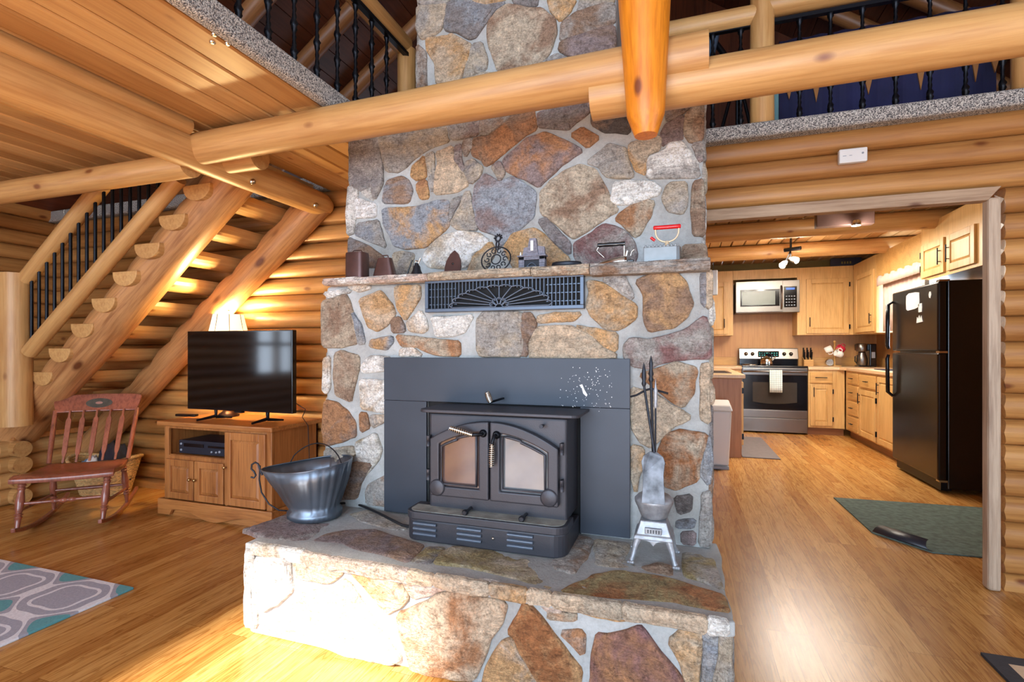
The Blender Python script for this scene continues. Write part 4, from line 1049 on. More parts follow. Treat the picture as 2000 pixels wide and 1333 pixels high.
for k in range(N8):
    a = 2*PI*k/N8+.1; b.tube([(r0*math.cos(a), r0*math.sin(a), z0), (r1*math.cos(a)*1.005, r1*math.sin(a)*1.005, z1)], .0022, 6)
b.build('shade_rib', 'bronze', t)
b = MB(); b.tube([(0, 0, .5), (0, 0, z1+.02)], .004, 8); b.ball((0, 0, z1+.03), .009); b.build('finial', 'bronze', t)
point('lamp_bulb', (lx, ly, HT+zt-.06), 16, (1, .74, .36), .035)
point('lamp_bulb_up', (lx, ly, HT+zt+.04), 34, (1, .76, .34), .05)

# ------------------------------------------------------------------ rocking chair (own axes: x right, -y forward)
th = math.atan2(.70, .72)
f0, f1 = at(28, 1053, z=.012), at(197, 1034, z=.012); mid_ = (f0+f1)/2
th = math.atan2(f1.y-f0.y, f1.x-f0.x)
ch = thing('rocking_chair', 'reddish brown wooden rocking chair with arrow slats and a painted crest rail', 'chair', (mid_.x-.30*math.sin(th)*1, mid_.y+.30*math.cos(th), 0), th)
hw = (f1-f0).length/2
def rocker_curve(x):
    pts = []
    for k in range(25):
        y = -.32+.80*k/24; z = .014+.0+ (y-.06)**2*.36
        pts.append((x, y, z))
    return pts
zr = lambda y: .014+(y-.06)**2*.36
for sx in (-1, 1):
    x = sx*hw; b = MB(); pts = rocker_curve(x); vs = []
    for (px, py, pz) in pts:
        for dx_, dz_ in ((-.011, -.013), (.011, -.013), (.011, .013), (-.011, .013)): vs.append((px+dx_, py, pz+dz_))
    fs = [(i*4+k, i*4+(k+1) % 4, (i+1)*4+(k+1) % 4, (i+1)*4+k) for i in range(24) for k in range(4)]+[(0, 1, 2, 3), (99, 98, 97, 96)]
    b.add(vs, fs); b.build('rocker', 'rocker', ch, bevel=.004)
SZ = .345
def turned(p, q, r, m='rocker', name='leg', parent=None, prof=None):
    p, q = Vector(p), Vector(q); prof = prof or [(0, .8), (.06, .9), (.10, 1.25), (.13, .8), (.16, 1.2), (.20, .85), (.45, 1.25), (.62, 1.0), (.68, .75), (.70, 1.2), (.73, .75), (.76, 1.1), (.80, .8), (1, .65)]
    b = MB(); pts, rs = [], []
    for i in range(len(prof)-1):
        for k in range(4):
            s = prof[i][0]+(prof[i+1][0]-prof[i][0])*k/4; pts.append(p.lerp(q, s)); rs.append(r*(prof[i][1]+(prof[i+1][1]-prof[i][1])*k/4))
    pts.append(q); rs.append(r*prof[-1][1]); b.tube(pts, rs, 12); return b.build(name, m, parent)
for sx in (-1, 1):
    turned((sx*(hw+.005), -.19, SZ-.01), (sx*hw, -.27, zr(-.27)+.005), .019, parent=ch)
    turned((sx*(hw-.01), .19, SZ-.02), (sx*hw, .24, zr(.24)+.005), .018, parent=ch)
turned((-hw, -.225, .20), (hw, -.225, .20), .011, name='stretcher', parent=ch, prof=[(0, .8), (.2, 1), (.35, .8), (.4, 1.4), (.45, .9), (.5, 1.5), (.55, .9), (.6, 1.4), (.65, .8), (.8, 1), (1, .8)])
turned((-hw, .21, .17), (hw, .21, .17), .010, name='stretcher', parent=ch, prof=[(0, .8), (.5, 1.3), (1, .8)])
for sx in (-1, 1): turned((sx*hw, -.23, .16), (sx*hw, .22, .14), .009, name='stretcher', parent=ch, prof=[(0, .8), (.5, 1.3), (1, .8)])
b = MB(); n = 10; grid = []
for j in range(n+1):
    y = -.25+.47*j/n; wv = .262-.04*(j/n)
    for i in range(n+1):
        x = -wv+2*wv*i/n; z = SZ+.034-.055*j/n+(.045*max(0, (j/n-.55))**1.2*2 if j/n > .55 else 0)-.012*math.cos(PI*(i/n-.5))*(1-abs(j/n-.5))
        if j == 0: z -= .02
        grid.append((x, y, z))
vs = grid+[(x, y, z-.030) for x, y, z in grid]; fs = []
for j in range(n):
    for i in range(n):
        a = j*(n+1)+i; fs.append((a, a+1, a+n+2, a+n+1)); c = a+(n+1)**2; fs.append((c, c+n+1, c+n+2, c+1))
for i in range(n):
    a, c = i, n*(n+1)+i; o_ = (n+1)**2; fs += [(a, a+o_, a+1+o_, a+1), (c, c+1, c+1+o_, c+o_)]
for j in range(n):
    a, c = j*(n+1), j*(n+1)+n; fs += [(a, a+n+1, a+n+1+o_, a+o_), (c, c+o_, c+n+1+o_, c+n+1)]
b.add(vs, fs, True); b.build('seat', 'rocker', ch, bevel=.005)
# leaning back: crest rail on side posts, five arrow slats
def back(x, s):  # s 0..1 up the back
    return Vector((x*(1+.10*s), .20+.20*s, SZ+.015+.435*s))
for sx in (-1, 1): b = MB(); b.tube([back(sx*.225, s/10) for s in range(0, 9)], [.016-.004*abs(k/8-.5) for k in range(9)], 10); b.build('back_post', 'rocker', ch)
for i in range(5):
    x = (-2+i)*.074; b = MB(); vs = []; prof = [(0, .007), (.10, .007), (.14, .012), (.17, .014), (.68, .016), (.71, .014), (.74, .007), (.86, .006)]
    for s, w_ in prof:
        c = back(x, s*.93); th_ = .006
        for dx_, dy_ in ((-w_, -th_), (w_, -th_), (w_, th_), (-w_, th_)): vs.append((c.x+dx_, c.y+dy_, c.z))
    m_ = len(prof); fs = [(i_*4+k, i_*4+(k+1) % 4, (i_+1)*4+(k+1) % 4, (i_+1)*4+k) for i_ in range(m_-1) for k in range(4)]+[(0, 1, 2, 3), (m_*4-1, m_*4-2, m_*4-3, m_*4-4)]
    b.add(vs, fs); b.build('slat', 'rocker', ch, bevel=.002)
up = (back(0, 1)-back(0, .8)).normalized(); nn = Vector((0, -up.z, up.y))
b = MB(); vs = []; n = 24
for k in range(n+1):
    q = 2*k/n-1; top_ = 1.03+.015*math.cos(q*PI/2)-.05*max(0, abs(q)-.9)*10*.4; bot_ = .765
    for c, xw in ((bot_, .238), ((bot_+top_)/2, .255), (top_, .262)):
        for d in (-.011, .011): vs.append(tuple(Vector((q*xw, 0, 0))+back(0, c)+nn*d+Vector((0, .03*(1-q*q), 0))))
fs = []
for k in range(n):
    a = k*6; e = a+6
    for p_, q_ in ((0, 2), (2, 4), (4, 5), (5, 3), (3, 1), (1, 0)): fs.append((a+p_, a+q_, e+q_, e+p_))
fs += [(0, 1, 3, 5, 4, 2), (n*6, n*6+2, n*6+4, n*6+5, n*6+3, n*6+1)]
b.add(vs, fs); cr = b.build('crest_rail', 'rocker', ch, bevel=.004)
M['medal'] = mat('dark_green_painted_oval', (70, 66, 56), .4, 0, .3, 40)
cc = back(0, .89)+Vector((0, .0295, 0)); b = MB(); Rm = Matrix.Translation(cc+nn*(.0125)) @ Matrix(((1, 0, 0, 0), (0, nn.y, up.y, 0), (0, nn.z, up.z, 0), (0, 0, 0, 1)))
b.X = Rm; b.prism([(.080*math.cos(2*PI*k/28), .036*math.sin(2*PI*k/28)) for k in range(28)], lambda a, c, d: (a, d, c), -.002, .0025); b.build('painted_oval', 'medal', ch)
b = MB(); b.X = Rm; b.prism([(.022*math.cos(2*PI*k/20), .010*math.sin(2*PI*k/20)) for k in range(20)], lambda a, c, d: (a, d, c), .0025, .0035); b.build('painted_flower', mat('pale_rose_paint', (170, 120, 105), .4), ch)

# ------------------------------------------------------------------ wicker basket
bk = thing('wicker_basket', 'oval wicker basket filled with dark cloths behind the rocking chair', 'basket', (-4.36, 2.80, 0), .25)
M['wicker'] = mat('pale_wicker', (206, 168, 112), .6, 0, .3, 60)
b = MB()
rows = 22
for r_ in range(rows):
    s = r_/(rows-1); a_, c_ = .175+.075*s, .125+.055*s; z = .012+.235*s; pts = []
    for k in range(64):
        t_ = 2*PI*k/64; w_ = .004*(1 if (k+r_) % 2 else -1); pts.append(((a_+w_)*math.cos(t_), (c_+w_)*math.sin(t_), z+.035*s*abs(math.cos(t_))**3))
    b.tube(pts, .0062, 6, closed=True)
for k in range(32):
    t_ = 2*PI*k/32; b.tube([(.173*math.cos(t_), .123*math.sin(t_), .004), (.250*math.cos(t_), .180*math.sin(t_), .247+.035*abs(math.cos(t_))**3)], .004, 6)
b.build('basket_body', 'wicker', bk)
b = MB()
pts = [(.262*math.cos(2*PI*k/56), .190*math.sin(2*PI*k/56), .262+.04*abs(math.cos(2*PI*k/56))**3) for k in range(56)]
b.tube(pts, .014, 8, closed=True); b.build('rim', 'wicker', bk)
def cloth_heap(name, label, c, rx, ry, rz_, m, seed, cat='cloth'):
    b = MB(); vs = []; n = 26; mm = 12
    for i in range(mm+1):
        ph = PI/2*i/mm
        for k in range(n):
            a = 2*PI*k/n; w_ = 1+.28*noise.noise(Vector((math.cos(a)*1.8+seed, math.sin(a)*1.8, i*.22)))
            vs.append((c[0]+rx*w_*math.cos(a)*math.cos(ph)**.7, c[1]+ry*w_*math.sin(a)*math.cos(ph)**.7, c[2]+rz_*(math.sin(ph)+.16*noise.noise(Vector((a*2, i*.5, seed))))))
    fs = [(i*n+k, i*n+(k+1) % n, (i+1)*n+(k+1) % n, (i+1)*n+k) for i in range(mm) for k in range(n)]
    b.add(vs, fs, True); b.add(vs[:n], [tuple(range(n))]); return tag(b.build(name, m), label, cat)
M['dcloth'] = mat('charcoal_cloth', (44, 42, 52), .9, 0, .3, 14, .4, 50); M['bcloth'] = mat('pale_blue_cloth', (130, 160, 190), .9, 0, .15, 10, .3, 50); M['wcloth'] = mat('white_cloth', (215, 215, 215), .9, 0, .08, 10, .3, 50)
cloth_heap('folded_blanket', 'charcoal blanket heaped in the wicker basket', (-4.31, 2.83, .10), .155, .10, .30, 'dcloth', 3, 'blanket')
cloth_heap('towel', 'pale blue towel in the left end of the wicker basket', (-4.48, 2.76, .14), .07, .07, .135, 'bcloth', 5, 'towel')
cloth_heap('towel', 'white towel beside the charcoal blanket in the wicker basket', (-4.40, 2.73, .14), .05, .05, .165, 'wcloth', 7, 'towel')

# ------------------------------------------------------------------ rugs
def rug_mat(name, kind):
    m, nt, bs = newmat(name); bs.inputs['Roughness'].default_value = .95
    v = coords(nt)
    if kind == 'trellis':
        sx = N(nt, 'ShaderNodeSeparateXYZ'); nt.links.new(v, sx.inputs[0])
        def mth(op, a, c=None, d=None):
            n_ = N(nt, 'ShaderNodeMath', operation=op)
            for i, q in enumerate((a, c, d)):
                if q is None: continue
                if hasattr(q, 'is_linked'): nt.links.new(q, n_.inputs[i])
                else: n_.inputs[i].default_value = q
            return n_.outputs[0]
        P = .40
        X = mth('MULTIPLY', sx.outputs[0], 2*PI/P); Y = mth('MULTIPLY', sx.outputs[1], 2*PI/(P*.85))
        f = mth('ADD', mth('MULTIPLY', mth('COSINE', X), 1.0), mth('MULTIPLY', mth('COSINE', Y), 1.0))
        f = mth('ADD', f, mth('MULTIPLY', mth('COSINE', mth('MULTIPLY', X, 2.0)), .35)); f = mth('ADD', f, mth('MULTIPLY', mth('COSINE', mth('MULTIPLY', Y, 2.0)), .35))
        line = mth('LESS_THAN', mth('ABSOLUTE', mth('SUBTRACT', mth('ABSOLUTE', mth('SUBTRACT', f, -.10)), .66)), .17)
        ins = mth('GREATER_THAN', f, 1.25)
        jn = mth('LESS_THAN', mth('ABSOLUTE', mth('ADD', f, 1.05)), .0)
        c = mixc(nt, ins, lin((166, 168, 180)), lin((96, 160, 166))); c = mixc(nt, line, c, lin((226, 228, 232)))
        f2 = noi(nt, v, 90, 3); c = mixc(nt, .35, c, ramp(nt, f2, [(.3, (.6, .6, .62, 1)), (.7, (1.1, 1.1, 1.1, 1))]), 'MULTIPLY')
        nt.links.new(c, bs.inputs['Base Color']); bump(nt, bs, f2, .4, .004)
    return m
M['rug1'] = rug_mat('grey_teal_trellis_rug', 'trellis')
c0 = at(262, 1147, z=.012)
b = MB(); b.box(0, -2.0, 0, -2.6, 0, .012); o = b.build('area_rug', 'rug1', bevel=.004); o.location = (c0.x, c0.y, 0)
tag(o, 'grey rug with white and teal trellis pattern on the floor at left', 'rug')
b = MB(); r = .0
M['rug2'] = mat('tan_rug_field', (206, 178, 146), .95, 0, .06, 60, .3, 200); M['rugb'] = mat('charcoal_rug_border', (52, 50, 54), .95, 0, .15, 60, .3, 200)
c1 = at(1915, 1275, z=.01); W_ = .055
t = thing('area_rug', 'tan rug with a charcoal border, its corner at lower right', 'rug', (c1.x, c1.y, 0))
b = MB(); b.box(W_, 2.2, -W_, -2.4, .001, .010); b.build('field', 'rug2', t)
b = MB(); frame_pts = ((0, 2.2+W_, 0, -W_), (0, W_, -W_, -2.4), (2.2, 2.2+W_, -W_, -2.4), (0, 2.2+W_, -2.4, -2.4-W_))
for x0, x1, y0, y1 in frame_pts: b.box(x0, x1, y0, y1, 0, .011)
b.build('border', 'rugb', t)
# green kitchen mat with a curled corner
M['gmat'] = mat('green_grey_mat', (84, 100, 92), .9, 0, .35, 30, .5, 150); M['gback'] = mat('black_rubber_backing', (40, 42, 50), .4)
q = [at(1628, 972, z=.008), at(2010, 998, z=.008), at(2010, 1096, z=.008), at(1822, 1079, z=.008), at(1703, 1040, z=.008)]
t = thing('floor_mat', 'green grey mat with a curled black corner inside the kitchen doorway', 'mat', (1.6, 4.0, 0), world=True)
b = MB(); b.prism([(p.x, p.y) for p in q], lambda a, c, d: (a, c, d), .001, .008); b.build('mat_top', 'gmat', t)
b = MB(); A, B = q[4], q[3]; pr = [(A+(B-A)*s) for s in (0, 1)]; dd = (B-A).normalized(); nrm = Vector((-dd.y, dd.x, 0))
vs = []
for k in range(13):
    a = PI*1.15*k/12; off = nrm*(math.sin(a)*.022)*-1; zz = .022*(1-math.cos(a))+.004
    s0 = .10*k/12; s1 = 1-.06-.10*k/12
    vs += [tuple(A+(B-A)*s0+nrm*(.045*(k/12))+off+Vector((0, 0, zz-.0))), tuple(A+(B-A)*s1+nrm*(.045*(k/12))+off+Vector((0, 0, zz)))]
b.add(vs, [(2*k, 2*k+1, 2*k+3, 2*k+2) for k in range(12)], True); o = b.build('curled_corner', 'gback', t); s_ = o.modifiers.new('s', 'SOLIDIFY'); s_.thickness = .004
# grey mat by the sink
q0, q1 = at(1525, 897, z=.01), at(1485, 855, z=.01)
b = MB(); b.box(.62, q0.x, q0.y, q1.y, 0, .012); tag(b.build('floor_mat', mat('slate_mat', (112, 104, 104), .7, 0, .1, 30), bevel=.006, seg=3), 'narrow slate grey mat in front of the kitchen sink counter', 'mat')

# ------------------------------------------------------------------ coal bucket
cb = at(624, 1006, z=ZH)
k_ = thing('coal_bucket', 'galvanised ribbed coal bucket with bail handles on the hearth', 'bucket', (cb.x, cb.y-.03, ZH+.006), .38)
b = MB(); n = 72; vs = []; prof = [(.100, 0), (.118, .004), (.118, .028), (.104, .040), (.112, .07), (.134, .13), (.152, .185), (.166, .222)]
def brim(a):                        # scoop lip towards -x
    l = max(0, -math.cos(a))**3
    return l
for i, (r_, z) in enumerate(prof):
    for k in range(n):
        a = 2*PI*k/n; l = brim(a); s = i/7
        rib = .0075*math.cos(a*26) if i in (4, 5, 6) else (.002*math.cos(a*36) if i in (1, 2) else 0)
        rx = (r_+rib)*(1+.0*s)+l*.075*s**3; zz = z+(.02*(math.cos(a)) if i == 7 else 0)+(.028*math.cos(a)*s**4 if i < 7 else 0)
        if i == 7: zz += .045*max(0, abs(math.sin(a)))**4*.0+.02
        vs.append((rx*math.cos(a), r_*math.sin(a) if True else 0, zz) if l > 0 else ((r_+rib)*math.cos(a), (r_+rib)*math.sin(a), zz))
fs = [(i*n+k, i*n+(k+1) % n, (i+1)*n+(k+1) % n, (i+1)*n+k) for i in range(len(prof)-1) for k in range(n)]
b.add(vs, fs, True); b.add(vs[:n], [tuple(range(n))])
o = b.build('bucket_body', 'zinc', k_); s_ = o.modifiers.new('s', 'SOLIDIFY'); s_.thickness = .0025; s_.offset = 1
rim = vs[-n:]; b = MB(); b.tube(rim, .0032, 6, closed=True); b.build('rolled_rim', 'zinc', k_)
b = MB(); pts = []
L0, L1 = Vector(rim[int(n*.5)-3])+Vector((.02, .03, 0)), Vector(rim[2])
A_, B_ = Vector(rim[int(n*.40)]), Vector(rim[int(n*.93)])
for k in range(17):
    s = k/16; p = A_.lerp(B_, s); p.z += .085*math.sin(PI*s)**.6; p += Vector((.0, .045*math.sin(PI*s), 0)); pts.append(p)
b.tube(pts, .0028, 6); b.build('bail_handle', 'iron', k_)
b = MB(); c0_ = Vector(rim[n//2])
hk = [c0_+Vector(q) for q in ((.00, 0, -.03), (-.012, 0, .0), (-.018, 0, .022), (-.032, 0, .030), (-.048, 0, .020), (-.050, 0, .0), (-.038, 0, -.012), (-.030, 0, -.030), (-.038, 0, -.042), (-.052, 0, -.038))]
b.tube(hk, .0045, 8); b.build('hook', 'iron', k_)
b = MB(); lo = [c0_+Vector(q) for q in ((-.010, 0, .015), (-.014, 0, -.05), (-.004, .0, -.11), (.03, 0, -.165), (.075, 0, -.195), (.12, .02, -.205))]
b.tube(lo, .0038, 6); b.build('tipping_handle', 'iron', k_)

# ------------------------------------------------------------------ fire tools on a little cast iron stove stand
fc = at(1275, 1108, z=ZH); fcx, fcy = (at(1231, 1100, z=ZH).x+at(1322, 1115, z=ZH).x)/2, 1.955
ft = thing('fire_tool_stand', 'silver cast iron tool stand shaped like a pot belly stove on paw feet', 'tool stand', (fcx, fcy, ZH+.006), .0)
hw_ = .055
for sx in (-1, 1):
    for sy in (-1, 1):
        b = MB(); b.tube([(sx*hw_*.98, sy*hw_*.98, .088), (sx*(hw_+.008), sy*(hw_+.006), .060), (sx*(hw_+.016), sy*(hw_+.012), .025), (sx*(hw_+.022), sy*(hw_+.018), .010)], [.015, .011, .008, .010], 10)
        for q in (-1, 0, 1): b.ball((sx*(hw_+.024)+q*.0075, sy*(hw_+.020)-.006, .0065), .0062)
        b.build('leg', 'silver', ft)
b = MB(); pr = [(.066, .085), (.070, .090), (.066, .100), (.060, .105), (.050, .135), (.046, .150)]
vs = [(sx*r_, sy*r_, z) for r_, z in pr for sx, sy in ((-1, -1), (1, -1), (1, 1), (-1, 1))]
b.add(vs, [(i*4+k, i*4+(k+1) % 4, (i+1)*4+(k+1) % 4, (i+1)*4+k) for i in range(5) for k in range(4)]+[(0, 1, 2, 3)[::-1], (20, 21, 22, 23)])
b.box(-.030, .030, -.064, -.050, .108, .130)
b.prism([(-.03, .088), (.03, .088), (.012, .080), (0, .066), (-.012, .080)], lambda a, c, d: (a, d, c), -.070, -.062)
b.build('stove_base', 'silver', ft, bevel=.003)
M['slot'] = mat('dark_relief', (70, 72, 76), .6, .5)
b = MB()
for k in range(5): b.box(-.020+k*.0095, -.016+k*.0095, -.0655, -.063, .113, .125)
b.build('relief', 'slot', ft)
b = MB(); n = 48; vs = []; prof = [(.032, .150), (.046, .158), (.060, .195), (.068, .212), (.070, .222), (.058, .235), (.030, .240)]
for i, (r_, z) in enumerate(prof):
    for k in range(n): a = 2*PI*k/n; q = r_*(1+(.035*math.cos(a*24) if i in (1, 2, 3) else 0)); vs.append((q*math.cos(a), q*math.sin(a), z))
b.add(vs, [(i*n+k, i*n+(k+1) % n, (i+1)*n+(k+1) % n, (i+1)*n+k) for i in range(6) for k in range(n)], True); b.add(vs[-n:], [tuple(range(n))]); b.build('pot', 'silver', ft)
b = MB(); b.tube([(0, .02, .235), (-.012, .02, .66)], .0055, 10); b.lathe([(.006, 0), (.010, .01), (.006, .02), (.010, .03), (.006, .05), (.008, .07), (.001, .10)], (-.012, .02, .655), 12); b.build('centre_rod', 'iron', ft)
b = MB(); b.tube([(-.065, .0, .605), (-.03, .01, .625), (-.012, .02, .63), (.02, .01, .622), (.05, 0, .615)], .004, 8); b.tube([(-.065, 0, .605), (-.085, -.01, .600)], .004, 8); b.build('tool_hook', 'iron', ft)
z_ = ZH+.006
sh = thing('fire_shovel', 'grey speckled fire shovel with twisted handle leaning in the tool stand', 'shovel', (fcx, fcy-.05, z_+.22), world=True)
M['shov'] = mat('speckled_grey_enamel', (112, 116, 122), .5, .4, .6, 22)
b = MB(); out = [(-.040, .0), (.042, .0), (.038, .06), (.036, .10), (.041, .145), (.034, .165), (.014, .178), (-.012, .180), (-.034, .166), (-.042, .145), (-.036, .10), (-.036, .06)]
vs = []
for dd_ in (0, .004):
    for a, c in out: vs.append((fcx+a+.000, fcy-.072+c*.16-(.010 if abs(a) > .03 else 0)+dd_, z_+.225+c))
n = len(out); b.add(vs, [tuple(range(n))[::-1], tuple(range(n, 2*n))]+[(i, (i+1) % n, n+(i+1) % n, n+i) for i in range(n)]); b.build('scoop', 'shov', sh, bevel=.0015)
b = MB(); b.tube([(fcx+.003, fcy-.044, z_+.40), (fcx-.035, fcy-.01, z_+.64)], .0045, 8); b.lathe([(.005, 0), (.009, .01), (.006, .02), (.009, .035), (.007, .06), (.0005, .09)], (fcx-.036, fcy-.01, z_+.64), 12); b.build('handle', 'iron', sh)
pk = thing('fire_poker', 'thin iron fire poker with pointed finial beside the shovel', 'poker', (fcx+.02, fcy, z_+.22), world=True)
b = MB(); b.tube([(fcx+.004, fcy-.012, z_+.235), (fcx+.006, fcy-.01, z_+.58)], .0035, 8); b.build('rod', 'iron', pk)
b = MB(); b.lathe([(.004, 0), (.008, .01), (.005, .02), (.008, .035), (.006, .055), (.008, .065), (.004, .08), (.0005, .11)], (fcx+.006, fcy-.01, z_+.56), 12); b.build('handle', 'silver', pk)
# ------------------------------------------------------------------ things on the mantel (top of the shelf z = 1.503)
ZM = 1.503
def mp(u, v, y=2.15): return at(u, v, y=y)
def tapered_bell(name, label, u0, u1, vt, vb, y, d, topf, m='bronze', loop=True):
    a, c = mp(u0, vb, y), mp(u1, vb, y); h = at((u0+u1)/2, vt, y=y).z-ZM; w_ = (c.x-a.x)/2; cx_ = (a.x+c.x)/2
    t = thing(name, label, 'cow bell', (cx_, y+d, ZM))
    b = MB(); vs = []; prof = [(1, 0), (.97, .05), (topf+.04, .92), (topf, 1.0)]
    for s, z in prof:
        for k in range(24):
            an = 2*PI*k/24; ex = .45; X_ = math.copysign(abs(math.cos(an))**ex, math.cos(an)); Y_ = math.copysign(abs(math.sin(an))**ex, math.sin(an))
            vs.append((w_*s*X_, d*(s*.8+.2)*Y_, h*z))
    b.add(vs, [(i*24+k, i*24+(k+1) % 24, (i+1)*24+(k+1) % 24, (i+1)*24+k) for i in range(3) for k in range(24)], True); b.add(vs[-24:], [tuple(range(24))]); b.add(vs[:24], [tuple(range(24))[::-1]])
    b.build('bell_body', m, t)
    b = MB(); b.tube([(-w_*topf*.5, 0, h-.002), (-w_*topf*.5, 0, h+.010), (-w_*topf*.4, 0, h+.014), (w_*topf*.4, 0, h+.014), (w_*topf*.5, 0, h+.010), (w_*topf*.5, 0, h-.002)], .0028, 8); b.build('loop', m, t)
tapered_bell('cow_bell', 'large square brown metal cow bell at the left end of the mantel', 670, 707, 492, 537, 2.13, .040, .92)
tapered_bell('cow_bell', 'small tapered brown metal cow bell, second from the left on the mantel', 724, 768, 503, 536, 2.14, .028, .55)
# hand bell with striker
a = mp(814, 533, 2.16); t = thing('hand_bell', 'small black bell with a leaning striker on the mantel', 'bell', (a.x, 2.16, ZM))
b = MB(); b.lathe([(.033, 0), (.030, .006), (.020, .028), (.017, .046), (.010, .054), (.010, .062)], n=24); b.build('bell_body', 'iron', t)
b = MB(); b.tube([(.005, 0, .055), (.020, 0, .085)], .004, 8); b.tube([(-.010, 0, .055), (-.006, 0, .075), (.012, 0, .070)], .003, 8); b.build('bracket', 'chrome', t)
b = MB(); b.tube([(-.050, -.01, .003), (-.018, -.01, .078)], .004, 8); b.build('striker', 'blk', t)
# sad iron sole standing on end
a0_, a1_ = mp(868, 531, 2.15), mp(899, 531, 2.15); h = at(884, 487, y=2.15).z-ZM; w_ = (a1_.x-a0_.x)/2
t = thing('iron_sole', 'pointed dark iron sole plate standing upright on the mantel', 'iron sole', ((a0_.x+a1_.x)/2, 2.15, ZM), 0)
pts = [(-w_, 0), (w_, 0), (w_*1.02, h*.30), (w_*.90, h*.55), (w_*.5, h*.84), (0, h), (-w_*.5, h*.84), (-w_*.90, h*.55), (-w_*1.02, h*.30)]
b = MB(); b.prism(pts, lambda a, c, d: (a, d+c*.25, c), -.006, .006); b.build('plate', 'bronze', t, bevel=.002)
b = MB(); b.X = Matrix.Translation((0, -.006+.25*h*.42, h*.42)) @ Matrix.Rotation(PI/2, 4, 'X'); b.lathe([(.005, 0), (.005, .003), (.0005, .003)], n=12); b.build('hole_plug', 'blk', t)
# ornate trivet with a handle
a0_, a1_ = mp(938, 528, 2.16), mp(995, 528, 2.16); R_ = (a1_.x-a0_.x)/2; cx_ = (a0_.x+a1_.x)/2; h = at(967, 455, y=2.16).z-ZM
t = thing('trivet', 'ornate scrolled black iron trivet with a long handle standing on the mantel', 'trivet', (cx_, 2.16, ZM))
def lean(x, z): return (x, .0+z*.28, z)
b = MB(); rc = R_*.92; zc = R_*.86
b.tube([lean(R_*math.cos(2*PI*k/32), max(.003, zc+zc*.98*math.sin(2*PI*k/32))) for k in range(32)], .0035, 6, closed=True)
b.tube([lean(rc*.35*math.cos(2*PI*k/16), zc+rc*.35*math.sin(2*PI*k/16)) for k in range(16)], .003, 6, closed=True)
for k in range(10):
    a = 2*PI*k/10; c2 = (rc*.66*math.cos(a), zc+rc*.62*math.sin(a))
    b.tube([lean(c2[0]+rc*.20*math.cos(a+q*.55)*(1-q*.06), max(.004, c2[1]+rc*.20*math.sin(a+q*.55)*(1-q*.06))) for q in range(11)], .0028, 6)
b.build('scrollwork', 'iron', t)
b = MB(); z0_ = zc*1.9
b.tube([lean(-.004, z0_-.01), lean(-.007, z0_+.02), lean(-.004, h-.03)], .0035, 8); b.tube([lean(.004, z0_-.01), lean(.007, z0_+.02), lean(.004, h-.03)], .0035, 8)
b.tube([lean(.012*math.cos(2*PI*k/12), h-.016+.014*math.sin(2*PI*k/12)) for k in range(12)], .0042, 8, closed=True)
for k in range(6):
    a = PI*k/5; b.ball(lean(.018*math.cos(a), h-.014+.018*math.sin(a)), .0042)
b.build('handle', 'iron', t)
# miniature stone fireplace
a0_, a1_ = mp(1010, 525, 2.15), mp(1066, 525, 2.15); W_ = (a1_.x-a0_.x); cx_ = (a0_.x+a1_.x)/2; h = at(1040, 464, y=2.15).z-ZM
M['mini'] = mat('painted_grey_stone', (118, 116, 126), .7, 0, .3, 90); M['minid'] = mat('dark_joint', (36, 38, 46), .7)
t = thing('miniature_fireplace', 'miniature grey stone fireplace ornament on the middle of the mantel', 'ornament', (cx_, 2.165, ZM))
b = MB(); b.box(-W_*.46, -W_*.26, -.012, .02, 0, h*.42); b.box(W_*.26, W_*.46, -.012, .02, 0, h*.42); b.box(-W_*.46, W_*.46, -.012, .02, h*.32, h*.42)
b.prism([(-W_*.20, h*.46), (W_*.22, h*.46), (W_*.13, h), (-W_*.10, h)], lambda a, c, d: (a, d, c), -.004, .018)
b.prism([(-W_*.36, h*.46), (-W_*.18, h*.46), (-W_*.12, h*.74), (-W_*.30, h*.72)], lambda a, c, d: (a, d, c), .0, .016)
b.prism([(W_*.22, h*.46), (W_*.44, h*.46), (W_*.42, h*.72), (W_*.18, h*.76)], lambda a, c, d: (a, d, c), .0, .016); b.build('stonework', 'mini', t, bevel=.0015)
b = MB(); b.box(-W_*.5, W_*.5, -.018, .022, h*.42, h*.46); b.build('shelf', 'mini', t, bevel=.001)
b = MB(); b.box(-W_*.26, W_*.26, .0, .01, .002, h*.32); b.build('opening', 'minid', t)
b = MB()
for k in range(5): b.box(-W_*.46, W_*.46, -.0128, -.012, h*(.07+.075*k), h*(.07+.075*k)+.001) if k == 4 else (b.box(-W_*.46, -W_*.26, -.0128, -.012, h*(.07+.08*k), h*(.07+.08*k)+.001), b.box(W_*.26, W_*.46, -.0128, -.012, h*(.05+.08*k), h*(.05+.08*k)+.001))
for k in range(4): b.box(-W_*(.17-.02*k), W_*(.18-.02*k), -.0048, -.004, h*(.55+.11*k), h*(.55+.11*k)+.001)
b.build('joints', 'minid', t)
b = MB(); b.box(-.006, .007, -.010, -.003, h*.60, h*.92); b.build('thermometer', 'white_ceramic', t, bevel=.002)
b = MB(); b.tube([(-W_*.20+W_*.4*k/12, -.010, h*.06+h*.16*math.sin(PI*k/12)) for k in range(13)], .0022, 6); b.box(-W_*.18, W_*.18, -.010, -.004, .006, .016); b.build('grate', 'grille', t)
b = MB(); b.lathe([(.004, 0), (.005, .004), (.003, .008), (.003, .014), (.0005, .018)], (-W_*.40, -.005, h*.46), 10); b.build('tiny_vase', 'white_ceramic', t)
